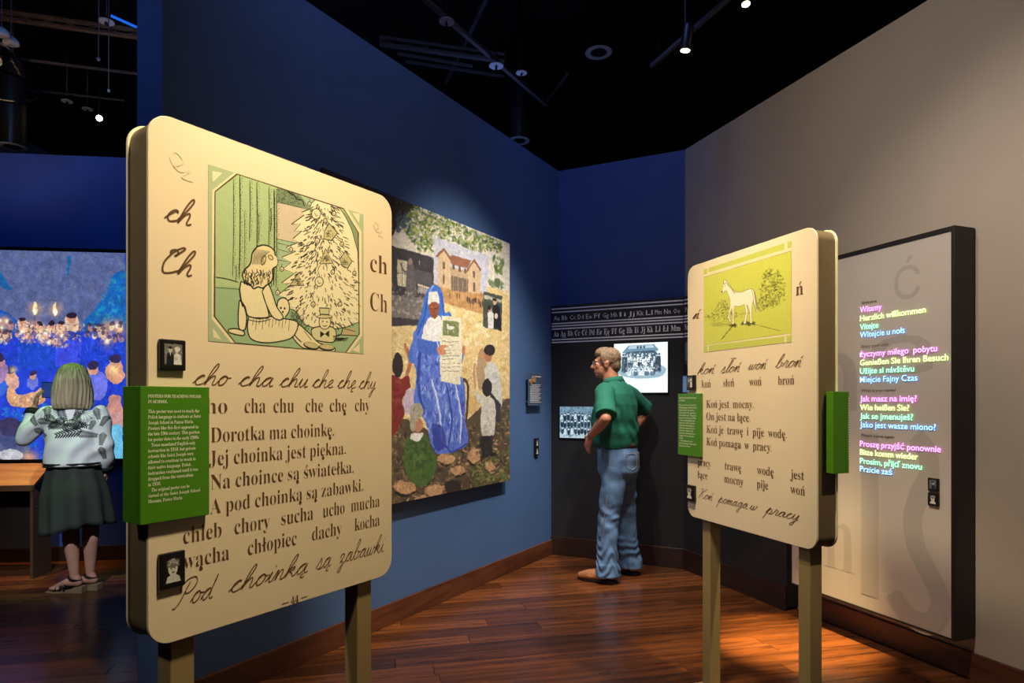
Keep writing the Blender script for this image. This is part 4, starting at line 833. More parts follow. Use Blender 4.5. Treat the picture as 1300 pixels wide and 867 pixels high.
# ------------------------------------------------------------------ graphics of the black surround
def strip_lines(F, L, th, name, txt=None):
    T = Thing(name, None, None, F[0], F[1], s0=0, zb=1.94, kind='structure')
    for z in (2.25, 2.219, 2.116, 2.092, 2.067, 1.969, 1.944):
        T.part('white_rule', MB().box(.004, L, -.0016, -.0004, z-.0058, z+.0058), M['wall_ink'])
    return T
TA = strip_lines(BW, 1.190, 0, 'trim_alphabet_back'); TB = strip_lines(BR, 1.13, 0, 'trim_alphabet_right')
al = 'Aa Bb Cc Dd Ee Ff Gg Hh Ii Jj Kk Ll Mm Nn Oo Pp Qq Rr Ss Tt Uu Ww Yy Zz'.split()
for i, p in enumerate(al):
    x = .024+i*.0775
    if i < 15: put_text(TA, 'script_letters', typeset(p, 'scriptsmall'), x, x+.056, 2.145, .060, M['wall_ink'], .001)
    else: x = .02+(i-15)*.078; put_text(TB, 'script_letters', typeset(p, 'scriptsmall'), x, x+.056, 2.145, .060, M['wall_ink'], .001)
al2 = 'Aa Ąą Bb Cc Ćć Dd Ee Ęę Ff Gg Hh Ii Jj Kk Ll Łł Mm'.split(); wds = dict(Ii=.036, Jj=.038, Ll=.046, Mm=.08)
x = .022
for p in al2:
    q = wds.get(p, .050); q = q*1.0
    put_text(TA, 'printed_letters', typeset(p, 'serifsmall'), x, min(x+q, 1.185), 1.997, .072, M['wall_ink'], .001); x += q+.0185
x = .012
for p in 'Nn Ńń Oo Óó Pp Rr Ss Śś Tt Uu Ww Yy Zz'.split():
    put_text(TB, 'printed_letters', typeset(p.replace('Ń', 'N').replace('Ś', 'S').replace('Ó', 'O'), 'serifsmall'), x, x+.052, 1.997, .072, M['wall_ink'], .001); x += .07

def group_photo(kind):
    if kind == 1:
        c = Canvas(440, 400, (240, 250, 255), ss=1, seed=21); r = c.rng; D = (58, 84, 104)
        c.sm([(20, 190), (40, 250), (180, 285), (350, 280), (415, 250), (420, 200), (330, 170), (120, 170)], (150, 180, 196))
        c.poly([(70, 70), (120, 18), (330, 14), (372, 62), (340, 70), (110, 78)], (110, 146, 166)); c.poly([(110, 70), (340, 62), (340, 90), (110, 96)], (60, 88, 106)); c.poly([(90, 76), (350, 72), (352, 180), (90, 184)], (70, 98, 118)); c.poly([(130, 22), (320, 20), (336, 40), (118, 46)], (180, 206, 218))
        for k in range(3): c.poly([(190+k*26, 24), (206+k*26, 24), (206+k*26, 44), (190+k*26, 44)], D)
        for row, (y, n) in enumerate(((84, 9), (112, 12), (150, 13), (196, 11))):
            for i in range(n):
                x = 84+i*(270/n)+r.uniform(-5, 5); y_ = y+r.uniform(-5, 5); col = [(206, 226, 234), (70, 92, 112), (240, 248, 250), (44, 62, 78)][r.randint(4)]
                c.ell(x, y_+24, 11, 22, col); c.ell(x, y_, 6.5, 8, (206, 222, 228)); c.ell(x, y_-6, 7, 4, (40, 54, 66))
        for x in (78, 100, 352, 372): c.poly([(x-12, 110), (x+12, 108), (x+14, 230), (x-14, 234)], (50, 68, 84)); c.ell(x, 100, 9, 11, (180, 200, 208)); c.ell(x, 92, 10, 6, (44, 60, 74))
        for x in (130, 178, 226, 272, 318): c.ell(x, 246, 20, 20, [(90, 114, 132), (214, 232, 238)][r.randint(2)]); c.ell(x, 222, 8, 10, (220, 234, 238)); c.ell(x, 214, 8, 5, (50, 66, 80))
        c.poly([(232, 130), (262, 130), (262, 170), (232, 170)], (246, 252, 255)); c.poly([(206, 230), (252, 230), (250, 262), (208, 262)], (244, 250, 252))
        c.dabs([(20, 200), (415, 200), (400, 280), (60, 280)], [(90, 116, 136), (190, 212, 222)], 120, 5, .5); c.dabs([(80, 76), (360, 74), (385, 250), (60, 250)], [(40, 58, 74), (226, 240, 246), (120, 150, 170), (60, 84, 104), (244, 250, 252)], 520, 5, .75, (1, 2))
        for k in range(5): c.line([(150+k*12, 308+k*17), (425, 300+k*17)], .9, (168, 190, 206), .8, False)
    else:
        c = Canvas(420, 240, (120, 156, 180), ss=1, seed=22); r = c.rng
        c.dabs([(0, 0), (420, 0), (420, 80), (0, 80)], [(90, 126, 150), (160, 190, 206), (60, 88, 110)], 200, 12, .6); c.poly([(0, 200), (420, 200), (420, 240), (0, 240)], (190, 216, 228))
        c.dabs([(0, 50), (420, 50), (420, 230), (0, 230)], [(30, 46, 60), (190, 214, 226), (80, 110, 132)], 300, 9, .7)
        for y in (60, 112, 166):
            for i in range(13):
                x = 22+i*31+r.uniform(-6, 6); y_ = y+r.uniform(-6, 6); c.ell(x, y_+26, 13, 24, [(30, 48, 62), (50, 72, 90), (214, 232, 240), (40, 58, 74)][r.randint(4)]); c.ell(x, y_, 7.5, 9.5, (226, 240, 246)); c.ell(x, y_-7, 8, 5, (24, 36, 48))
    c.warp(3, 5); c.grain(.08, 3); return c.image('group_photograph')
def screen(F, s0, s1, z0, z1, img, e, label, name='lit_photo_screen', bez=.012):
    T = Thing(name, label, 'screen', F[0], F[1], s0=(s0+s1)/2, zb=z0-bez)
    T.part('bezel', MB().box(s0-bez, s1+bez, -.010, -.0005, z0-bez, z1+bez), M['black'], bevel=.002)
    picture(T, 'screen_image', s0, s1, z0, z1, -.0108, imat('screen_glow', img, emit=e)); return T
screen(BW, .5967, 1.0638, 1.479, 1.907, group_photo(1), 1.15, 'bright screen with a school group photo behind the man in green')
screen(BW, .0866, .52, 1.073, 1.356, group_photo(2), .9, 'smaller bright group photo screen at the man\'s left elbow')
T = Thing('framed_photo', 'small black and white photo above the blue text card, beside the horse poster', 'photo', BR[0], BR[1], s0=.1, zb=1.71)
T.part('board', MB().box(.012, .20, -.010, -.0005, 1.709, 1.925), M['black'], bevel=.002); picture(T, 'photograph', .018, .194, 1.715, 1.919, -.0106, portrait(5))
T = Thing('text_card', 'pale blue text card low beside the horse poster on the black wall', 'sign', BR[0], BR[1], s0=.1, zb=1.478)
T.part('card', MB().box(-.005, .20, -.008, -.0005, 1.479, 1.615), mat('blue_lit_card', (110, 150, 200), .5, emit=(90, 130, 190), es=.35), bevel=.001)
mb = MB()
for k in range(8): mb.box(.01, .18, -.0092, -.0084, 1.597-k*.0135, 1.601-k*.0135)
T.part('text_rows', mb, M['wall_ink'], kind='stuff')

# ------------------------------------------------------------------ welcome panel on the right wall
T = Thing('welcome_panel', 'tall pale panel in a deep black frame with glowing greetings in four languages', 'sign', LP[0], LP[1], s0=.53, zb=.211, y0=.07)
T.part('frame_side', MB().box(1.0475, 1.066, 0, .148, .211, 2.275), M['black_metal'], bevel=.002)
T.part('frame_side', MB().box(0, .010, 0, .148, .211, 2.275), M['black_metal'], bevel=.002)
T.part('frame_top', MB().box(.0102, 1.0473, 0, .148, 2.250, 2.275), M['black_metal'], bevel=.002)
T.part('frame_bottom', MB().box(.0102, 1.0473, 0, .148, .211, .221), M['black_metal'], bevel=.002)
face = T.part('face', MB().box(.0104, 1.0471, .006, .012, .2212, 2.2498), M['panel_face'])
T.part('backing', MB().box(.0104, 1.0471, .014, .140, .2212, 2.2498), M['black'])
def gtext(name, vf, s0, s1, zb, ys, m, t): return put_text(T, name, vf, s0, s1, zb, ys, m, t)
Y0 = -.0052
put_text(T, 'ghost_letter', typeset('Ć', 'sans'), .735, .885, 1.95, .24, M['ghost'], Y0-.0003)
put_text(T, 'ghost_letter', typeset('n', 'serif'), .27, .485, .39, .62, M['ghost'], Y0-.0003)
put_text(T, 'ghost_letter', typeset('ó', 'sans'), .04, .15, .30, .26, M['ghost'], Y0-.0003)
put_text(T, 'ghost_letter', typeset('h', 'sans'), .14, .50, 1.35, .75, M['ghost'], Y0-.0003)
put_text(T, 'ghost_letter', typeset('e', 'sans'), .58, .96, 1.55, .45, M['ghost'], Y0-.0003)
Sp = crom([(.72, .36), (.80, .27), (.92, .25), (.985, .32), (.985, .42), (.93, .52), (.86, .64), (.84, .78), (.88, .92), (.93, 1.02), (.92, 1.14), (.85, 1.22)], 6)
put_text(T, 'ghost_letter', ribbon(Sp, .055), .69, 1.044, 0, 1, M['ghost'], Y0-.0003)
T.part('ghost_stroke', MB().box(.53, .64, .0050, .0054, .30, 1.22), M['ghost'])
ORD = [((255, 205, 250), (235, 60, 225)), ((252, 255, 215), (170, 225, 50)), ((205, 255, 238), (20, 210, 130)), ((190, 236, 255), (10, 130, 245))]
LM = [(mat('lit_letter_face', a, .5, emit=a, es=1.3), mat('coloured_letter_glow', (20, 20, 20), .5, emit=b, es=1.5)) for a, b in ORD]
rows = [[('Witamy', .6645, 1.912), ('Herzlich willkommen', .9171, 1.862), ('Vítejte', .6449, 1.813), ('Witejcie u nołs', .802, 1.768)],
        [('życzymy miłego  pobytu', .978, 1.657), ('Genießen Sie Ihren Besuch', 1.0343, 1.608), ('Užijte si návštěvu', .8539, 1.560), ('Miejcie Fajny Czas', .8728, 1.511)],
        [('Jak masz na imię?', .8685, 1.402), ('Wie heißen Sie?', .8259, 1.352), ('Jak se jmenuješ?', .8481, 1.303), ('Jako jest wasze miono?', .9712, 1.254)],
        [('Proszę przyjść ponownie', .9964, 1.144), ('Bitte komm wieder', .8748, 1.096), ('Prosím, přijď znovu', .8965, 1.046), ('Przicie zaś', .7279, 1.000)]]
import re
def outline(vf, o):      # the coloured glow strip behind a line: the same letters set bolder
    return vf
for blk in rows:
    for (tx, s1, z), (ma, mbk) in zip(blk, LM):
        vf = typeset(tx, 'sans')
        _o = put_text(T, 'lit_greeting', vf, .5265, s1, z, .047, ma, .0005)
        V, F = vf; V2 = []; F2 = []
        for dx, dy in ((-.016, 0), (.016, 0), (0, -.02), (0, .02)):
            b = len(V2); V2 += [(p[0]+dx, p[1]+dy) for p in V]; F2 += [tuple(b+i for i in q) for q in F]
        k = (s1-.5265)/(max(p[0] for p in V)-min(p[0] for p in V))
        put_text(T, 'glow_backing', (V2, F2), .5265-.016*k, s1+.016*k, z, .047, mbk, Y0+.003, parent=_o)
for tx, s1, z in (('Welcome', .6301, 1.958), ('Enjoy your visit', .7014, 1.709), ('What is your name?', .7454, 1.456), ('Please come again', .7352, 1.2)):
    put_text(T, 'small_heading', typeset(tx, 'sans'), .532, s1, z, .0235, M['dark_ink'], Y0+.0006)
mb = MB()
for k in range(14): mb.box(.375, .455-.012*((k*5) % 3), .0045, .0052, 1.60-k*.0125, 1.603-k*.0125)
T.part('text_rows', mb, M['ghost'], kind='stuff')
tile(LP, .934, .9885, .943, 1.010, 5, 'black photo tile on the welcome panel, upper of the pair', .014, y0=.005)
tile(LP, .934, .9885, .869, .935, 6, 'black photo tile on the welcome panel, lower of the pair', .014, y0=.005)

# ------------------------------------------------------------------ far gallery: projection screen
def far_image():
    SW, SZ = (-1.55, 1.06), (.90, 2.712); W_, H_ = 820, 568
    def uv(s, z): return ((s-SW[0])/(SW[1]-SW[0])*W_, (SZ[1]-z)/(SZ[1]-SZ[0])*H_)
    c = Canvas(W_, H_, (40, 72, 190), [(0, 318), (157, 324), (157, 580), (0, 584)], [uv(-.0006, 2.7176), uv(1.014, 2.7025), uv(1.014, .9098), uv(-.0006, .8922)], ss=1, seed=31)
    r = c.rng; c.crop((0, 310), 5.78)
    c.poly([(-1600, 10), (930, 60), (930, 640), (-1600, 640)], (88, 100, 148)); c.dabs([(-1500, 30), (925, 80), (925, 500), (600, 600), (-1500, 600)], [(104, 112, 152), (76, 88, 140), (118, 124, 156), (90, 100, 160)], 700, 34, .35)
    for ox in (0, -1000):
        c.sm([(925+ox, 200), (840+ox, 230), (800+ox, 360), (700+ox, 500), (640+ox, 560), (660+ox, 640), (930+ox, 640)], (28, 100, 180)); c.dabs([(820+ox, 240), (925+ox, 220), (925+ox, 610), (680+ox, 610)], [(30, 140, 170), (24, 90, 190), (60, 150, 180)], 80, 22, .6)
        c.sm([(-30+ox, 470), (60+ox, 490), (150+ox, 560), (150+ox, 620), (-30+ox, 640)], (20, 80, 190)); c.poly([(15+ox, 205), (35+ox, 215), (110+ox, 340), (80+ox, 345), (10+ox, 295)], (30, 96, 160)); c.poly([(515+ox, 100), (545+ox, 100), (535+ox, 170), (520+ox, 240), (508+ox, 235)], (30, 100, 150))
    low = [(-1600, 630), (930, 640), (930, 1700), (-1600, 1700)]
    c.poly(low, (36, 66, 205)); c.dabs([(-1500, 640), (925, 650), (925, 1100), (-1500, 1100)], [(50, 60, 220), (30, 70, 180), (60, 70, 230), (30, 90, 200)], 700, 28, .5)
    for ox in (0, -1000):
        for x, y in ((20, 570), (70, 565), (30, 615), (190, 620), (270, 600), (310, 640), (350, 645), (480, 640), (230, 680), (370, 720), (430, 740), (480, 690), (800, 600), (810, 655), (875, 600), (890, 640), (795, 710)):
            c.glow(x+ox, y, 46, (214, 150, 120), .75)
        for k in range(60): x = [r.uniform(140, 620), r.uniform(-20, 100), r.uniform(650, 925)][k % 3]+ox; y = r.uniform(600, 720); c.ell(x, y, 20, 26, [(244, 196, 150), (255, 226, 180), (206, 140, 116), (90, 70, 110)][k % 4], .75); c.ell(x, y-26, 17, 14, (60, 44, 70), .7)
        for x, y, q in ((190, 570, 30), (310, 600, 26), (400, 590, 32), (470, 590, 26), (545, 540, 40)):
            c.ell(x+ox, y+30, q*1.3, q*1.6, (250, 206, 160), .8); c.ell(x+ox, y, q*.8, q, (196, 140, 118)); c.ell(x+ox, y-q*.5, q*.85, q*.55, (44, 32, 48))
        c.poly([(150+ox, 720), (430+ox, 740), (430+ox, 900), (150+ox, 900)], (34, 74, 200)); c.poly([(430+ox, 770), (520+ox, 700), (620+ox, 680), (612+ox, 900), (430+ox, 900)], (64, 78, 226))
        c.dabs([(130+ox, 590), (640+ox, 590), (620+ox, 700), (480+ox, 760), (160+ox, 720)], [(255, 214, 160), (226, 150, 120), (255, 236, 200), (120, 90, 130), (70, 60, 110), (236, 180, 140)], 240, 12, .7); c.dabs([(-30+ox, 640), (925+ox, 650), (925+ox, 860), (-30+ox, 860)], [(40, 60, 190), (70, 90, 235), (30, 50, 160), (50, 110, 220)], 260, 14, .6, (1.2, 1.9))
        for x in (280, 425):
            c.line([(x+ox, 520), (x+ox, 640)], 1.4, (60, 50, 60), curve=False); c.glow(x+ox, 480, 46, (230, 170, 130), .7); c.sm([(x-16+ox, 500), (x-8+ox, 450), (x+ox, 425), (x+12+ox, 460), (x+14+ox, 505), (x+ox, 522)], (255, 232, 170)); c.ell(x+ox, 495, 10, 22, (255, 250, 220))
        for x, y in ((35, 612), (175, 635), (480, 675), (375, 722), (355, 650), (800, 715), (875, 600), (70, 565), (20, 560)): c.glow(x+ox, y, 16, (255, 252, 220), 1)
    c.crop((0, 440), 5.78)
    c.dabs([(-1500, 400), (925, 400), (925, 830), (-1500, 850)], [(24, 110, 210), (30, 140, 220), (20, 90, 190), (40, 150, 200)], 500, 26, .5)
    for ox in (0, -1000):
        def sit(x, y, q, col, skin=(214, 156, 130), hair=(54, 46, 84)):
            c.ell(x+ox, y+q*1.9, q*1.7, q*2, col, .95); c.ell(x+ox, y, q, q*1.25, skin); c.ell(x+ox, y-q*.6, q*1.05, q*.8, hair)
        c.sm([(80+ox, 400), (70+ox, 310), (100+ox, 280), (160+ox, 350), (280+ox, 330), (340+ox, 300), (350+ox, 400), (220+ox, 440), (120+ox, 430)], (214, 160, 120)); c.dabs([(90+ox, 340), (330+ox, 330), (330+ox, 420), (110+ox, 430)], [(255, 220, 170), (180, 120, 110), (120, 110, 170), (240, 190, 150)], 60, 13, .7)
        sit(110, 190, 32, (230, 176, 150)); sit(265, 210, 26, (110, 120, 210)); sit(10, 230, 34, (60, 110, 220)); sit(15, 100, 42, (170, 130, 180), (196, 140, 150)); sit(700, 160, 38, (104, 116, 226)); sit(860, 110, 42, (226, 160, 120)); c.sm([(690+ox, 290), (720+ox, 200), (780+ox, 200), (805+ox, 290), (760+ox, 390), (700+ox, 370)], (112, 118, 226))
        sit(100, 640, 88, (90, 100, 130), (70, 80, 130), (60, 56, 96)); c.ell(100+ox, 790, 100, 40, (196, 196, 206)); c.glow(245+ox, 800, 50, (240, 170, 120), .9); sit(860, 420, 50, (206, 150, 140), (200, 140, 130), (196, 140, 130)); c.sm([(770+ox, 830), (760+ox, 640), (830+ox, 580), (900+ox, 580), (930+ox, 830)], (110, 190, 226))
        c.dabs([(30+ox, 450), (400+ox, 440), (400+ox, 520), (30+ox, 510)], [(120, 200, 230), (30, 120, 200)], 60, 8, .7); c.glow(850+ox, 170, 34, (255, 220, 150), .95); c.glow(120+ox, 170, 24, (255, 236, 190), .8)
    c.warp(5, 12); c.warp(2.5, 5); c.grain(.16, 8); c.grain(.12, 3); return c.image('lantern_gathering_projection')
T = Thing('projection_screen', 'wide glowing blue screen of a crowd holding candles, on the far wall', 'screen', FW[0], FW[1], s0=-.25, zb=.86)
T.part('frame', MB().box(-1.585, 1.095, -.045, -.0005, .868, 2.745), M['black'], bevel=.003)
picture(T, 'screen_image', -1.55, 1.06, .90, 2.712, -.046, imat('projection_glow', far_image(), emit=1.0))

# reading rail
DA, Dr = (-3.785, 4.98), ang((.9939, .1104))
T = Thing('reading_rail', 'slanted reading desk with a lit honey-coloured top, left of the blonde visitor', 'desk', DA, Dr, s0=-.6)
t = MB(); a = math.atan2(.157, .235)
def slab(mb, s0, s1, y0, z0, y1, z1, th):
    n = Vector((0, -(z1-z0), (y1-y0))).normalized()*th
    v = [(s0, y0, z0), (s1, y0, z0), (s1, y1, z1), (s0, y1, z1)]; v += [(p[0], p[1]-n[1], p[2]-n[2]) for p in v]
    return mb.add(v, [(0, 1, 2, 3), (7, 6, 5, 4), (0, 4, 5, 1), (1, 5, 6, 2), (2, 6, 7, 3), (3, 7, 4, 0)])
T.part('top', slab(MB(), -1.25, .002, 0, .738, .24, .893, .022), M['oak'], bevel=.002)
T.part('front_lip', MB().box(-1.25, .002, -.012, .0, .695, .742), M['desk'], bevel=.002)
for s_ in (-.022, -1.25): T.part('side_panel', MB().add([(s_, 0, 0), (s_+.022, 0, 0), (s_+.022, .235, 0), (s_, .235, 0), (s_, 0, .712), (s_+.022, 0, .712), (s_+.022, .235, .864), (s_, .235, .864)], [(0, 3, 2, 1), (4, 5, 6, 7), (0, 1, 5, 4), (1, 2, 6, 5), (2, 3, 7, 6), (3, 0, 4, 7)]), M['desk'])
T.part('back_panel', MB().box(-1.228, -.0225, .20, .215, .20, .84), mat('dark_back_panel', (40, 28, 22), .6))
for k in range(4): T.part('screw', MB().tube([(.0005, .05, .2+k*.12), (.003, .05, .2+k*.12)], .006, 8), M['steel'])
# ------------------------------------------------------------------ ceiling services, all hung at their real heights
def at(x, y, z): Y = (z-CAM_Z)*800/(510-y); return ((x-650)/800*Y, Y, z)
def tag(o, name, label, cat, group=None):
    o['label'] = label; o['category'] = cat
    if group: o['group'] = group
def bar(name, p, q, hw, hh, m, label, cat, group=None, lat=False, drop=True):
    p, q = Vector(p), Vector(q); d = (q-p); L = d.length; d = d/L; side = Vector((-d.y, d.x, 0)).normalized()
    r = bpy.data.objects.new(name, None); C.objects.link(r); r.location = (p+q)/2; tag(r, name, label, cat, group); c0 = (p+q)/2
    def pt(nm, mb, mm):
        me = mb.mesh(nm); me.transform(Matrix.Translation(-c0)); return link(nm, me, mm, r)
    if lat:
        for k in (-1, 1): pt('chord', MB().obox(c0+Vector((0, 0, k*hh)), d*L/2, side*hw, Vector((0, 0, .012))), m)
        n = max(4, int(L/.16)); mb = MB()
        for i in range(n):
            a = p+d*L*i/n+Vector((0, 0, -hh if i % 2 else hh)); b = p+d*L*(i+1)/n+Vector((0, 0, hh if i % 2 else -hh)); mb.tube([a, b], .008, 6)
        pt('web', mb, m)
    else: pt('rail', MB().obox(c0, d*L/2, side*hw, Vector((0, 0, hh))), m)
    if drop:
        for f_ in (.12, .5, .88): a = p+d*L*f_; pt('hanger_rod', MB().tube([a, (a.x, a.y, 5.7)], .004, 6), M['black'])
    return r
bar('roof_joist', at(-40, 13, 4.7), at(260, 55, 4.7), .02, .03, M['joist'], 'brown open-web roof joist at upper left, highest of the bars', 'joist', lat=True)
bar('ceiling_rail', at(-40, 67, 4.6), at(240, 102, 4.6), .009, .010, M['pipe'], 'grey ceiling rail at upper left, level with the glass shade', 'rail')
bar('ceiling_rail', at(10, 111, 4.5), at(158, 128, 4.5), .008, .008, M['pipe'], 'lower grey ceiling rail ending above the tree poster', 'rail')
bar('roof_joist', at(482, 52, 4.8), at(640, 74, 4.8), .025, .03, M['pipe'], 'thin open-web joist just over the long blue wall', 'joist', lat=True)
bar('lighting_track', at(537, -3, 4.6), at(694, 133, 4.6), .018, .018, M['pipe'], 'blue-lit lighting track running down to the right above the blue wall', 'track')
bar('lighting_track', at(618, -4, 5.25), at(566, 105, 5.25), .018, .018, M['pipe'], 'lighting track crossing the long one at upper centre', 'track')
bar('lighting_track', at(721, 93, 4.85), at(680, 147, 4.85), .012, .012, M['pipe'], 'short lighting track end at ceiling centre', 'track')
bar('lighting_track', at(925, -2, 4.15), at(827, 84, 4.15), .014, .014, M['pipe'], 'black track at upper right holding the lit spotlight', 'track')
bar('duct_rod', at(505, 68, 4.9), at(600, 84, 4.9), .012, .012, M['pipe'], 'faint thin pipe under the open-web joist', 'pipe')
bar('duct_rod', at(515, 78, 4.9), at(640, 97, 4.9), .012, .012, M['pipe'], 'lowest faint thin pipe above the blue wall', 'pipe')
o = bar('glow_bar', at(141, 20, 4.75), at(190, 42, 4.75), .008, .008, mat('blue_glow_bar', (20, 60, 150), .4, emit=(30, 110, 240), es=.8), 'thin bar glowing blue at upper left', 'light', drop=False)  # thin bar, its blue shine put in as emission
def heat_disc(x, y, r_, z, label, grp=None):
    p = Vector(at(x, y, z)); R = bpy.data.objects.new('sprinkler_head', None); C.objects.link(R); R.location = p; tag(R, '', label, 'sprinkler', grp)
    me = MB().loft([(0, 0, 0, r_, r_), (0, 0, .006, r_, r_), (0, 0, .02, r_*.5, r_*.5)], 28).mesh('disc', False); smooth_angle(me); link('disc', me, M['disc'], R)
    link('nozzle', MB().loft([(0, 0, -.03, r_*.18, r_*.35), (0, 0, -.002, r_*.14, r_*.3)], 12).mesh('nozzle', True), M['black'], R)
    link('drop_pipe', MB().tube([(0, 0, .02), (0, 0, 5.7-z)], .006, 8).mesh('drop_pipe', True), M['black'], R)
for a in ((567, 28, .062, 4.5, 'pale round sprinkler disc, leftmost of three over the blue wall'), (630, 84, .066, 4.5, 'pale round sprinkler disc, middle of three over the blue wall'), (662, 93, .052, 4.5, 'small pale sprinkler disc, rightmost of three over the blue wall'),
          (135, 28, .06, 4.6, 'brownish sprinkler disc beside the glowing blue bar'), (85, 129, .05, 4.4, 'dim sprinkler disc above the lower grey rail end'), (111, 139, .05, 4.4, 'dim sprinkler disc just left of the bright lamp')): heat_disc(*a)
def spot_fixture(pos, aim, label, r_=.04, L=.16, on=True, es=14):
    pos, aim = Vector(pos), Vector(aim); d = (aim-pos).normalized(); q = d.to_track_quat('-Z', 'Y').to_matrix()
    R = bpy.data.objects.new('track_spotlight', None); C.objects.link(R); R.location = pos; tag(R, '', label, 'spotlight')
    def pt(n, mb, m, rot=True):
        me = mb.mesh(n)
        if rot: me.transform(q.to_4x4())
        smooth_angle(me); return link(n, me, m, R)
    h = pt('housing', MB().loft([(0, 0, .0, r_, r_), (0, 0, L, r_, r_), (0, 0, L+.02, r_*.7, r_*.7)], 24), M['black_metal'])
    pt('lens', MB().loft([(0, 0, -.004, r_*.82, r_*.82), (0, 0, -.0005, r_*.82, r_*.82)], 20), mat('lamp_lens', (255, 225, 180), .4, emit=(255, 226, 178), es=es if on else 0))
    pt('hanger', MB().tube([(0, 0, .1), (0, 0, 5.7-pos.z)], .006, 8), M['black_metal'], False).location = Vector(q.to_4x4() @ Vector((0, 0, L*.5)))*0
    pt('yoke', MB().tube([(0, 0, .0), (0, 0, .10)], .008, 8), M['black_metal'], False).location = Vector(q.to_4x4() @ Vector((0, 0, L*.5)))
spot_fixture(at(870, 64, 3.93), (.95, 4.9, 1.2), 'black track spotlight with a lit warm lens at upper right')
spot_fixture(at(947, 5, 4.15), (1.6, 3.6, 0), 'bright spotlight at the top edge, right of centre', .032, es=24)
spot_fixture(at(126, 150, 4.2), (-.7, 1.5, 1.4), 'small glaring spotlight above the left poster, aimed at the camera', .032, .12, es=40)
def can(x, y, z, r_, L, label):
    p = Vector(at(x, y, z)); R = bpy.data.objects.new('ceiling_can_light', None); C.objects.link(R); R.location = p; tag(R, '', label, 'light')
    me = MB().loft([(0, 0, .004, r_*.95, r_*.95), (0, 0, L, r_*.95, r_*.95)], 32).mesh('housing'); smooth_angle(me); link('housing', me, M['black_metal'], R)
    v = []; f = []; n = 32
    for rr, zz in ((r_, 0), (r_*.62, 0), (r_*.62, .003), (r_, .003)):
        v += [(rr*math.cos(2*PI*k/n), rr*math.sin(2*PI*k/n), zz) for k in range(n)]
    for j in range(4):
        for k in range(n): f.append((j*n+k, j*n+(k+1) % n, ((j+1) % 4)*n+(k+1) % n, ((j+1) % 4)*n+k))
    link('trim_ring', MB().add(v, f).mesh('trim_ring'), M['disc'], R)
    link('stem', MB().tube([(0, 0, L), (0, 0, 5.7-z)], .012, 8).mesh('stem', True), M['black_metal'], R)
can(16, 187, 3.75, .12, .75, 'black cylinder ceiling light with white ring at far left')
can(659, 179, 4.2, .115, .62, 'black cylinder ceiling light with white ring above the corner')
can(760, 67, 4.8, .13, .5, 'unlit dark ceiling can right of centre')
# glass bell shade at the left edge
p = Vector(at(-12, 108, 3.9)); R = bpy.data.objects.new('glass_pendant', None); C.objects.link(R); R.location = p; tag(R, '', 'clear glass bell pendant lamp at the far left edge', 'pendant')
pf = [(.03, .36), (.10, .33), (.19, .25), (.26, .14), (.31, .03), (.325, 0)]
v = []; f = []; n = 40
pf2 = pf+[(r_-.004, z_-.001) for r_, z_ in reversed(pf)]
for r_, z_ in pf2: v += [(r_*math.cos(2*PI*k/n), r_*math.sin(2*PI*k/n), z_) for k in range(n)]
for j in range(len(pf2)):
    for k in range(n): j2 = (j+1) % len(pf2); f.append((j*n+k, j*n+(k+1) % n, j2*n+(k+1) % n, j2*n+k))
link('glass_shade', MB().add(v, f).mesh('glass_shade', True), M['glass'], R)
link('bulb', MB().ell((0, 0, .10), (.04, .04, .06)).mesh('bulb', True), mat('warm_bulb', (255, 200, 130), .4, emit=(255, 190, 110), es=5), R)
link('cord', MB().tube([(0, 0, .15), (0, 0, 5.7-p.z)], .006, 8).mesh('cord', True), M['black'], R)
for x, y, z, lb in ((125, 75, 4.0, 'tiny drop sensor with a pale tip on a thin rod, nearest the glowing blue bar'), (138, 115, 4.0, 'tiny drop sensor with a pale tip, above the glaring spotlight')):
    p = Vector(at(x, y, z)); R = bpy.data.objects.new('drop_sensor', None); C.objects.link(R); R.location = p; tag(R, '', lb, 'sensor')
    link('tip', MB().ell((0, 0, 0), (.012, .012, .014)).mesh('tip', True), M['disc'], R); link('rod', MB().tube([(0, 0, .01), (0, 0, 5.7-z)], .004, 6).mesh('rod', True), M['pipe'], R)
for x, y, lb in ((2, 45, 'pale hanging oval speaker at far left, upper'), (14, 56, 'pale hanging oval speaker at far left, lower')):
    p = Vector(at(x, y, 4.3)); R = bpy.data.objects.new('ceiling_speaker', None); C.objects.link(R); R.location = p; tag(R, '', lb, 'speaker')
    link('grille', MB().loft([(0, 0, 0, .06, .05), (0, 0, .03, .055, .045), (0, 0, .06, .02, .02)], 20).mesh('grille', True), M['disc'], R); link('rod', MB().tube([(0, 0, .05), (0, 0, 1.4)], .005, 6).mesh('rod', True), M['pipe'], R)
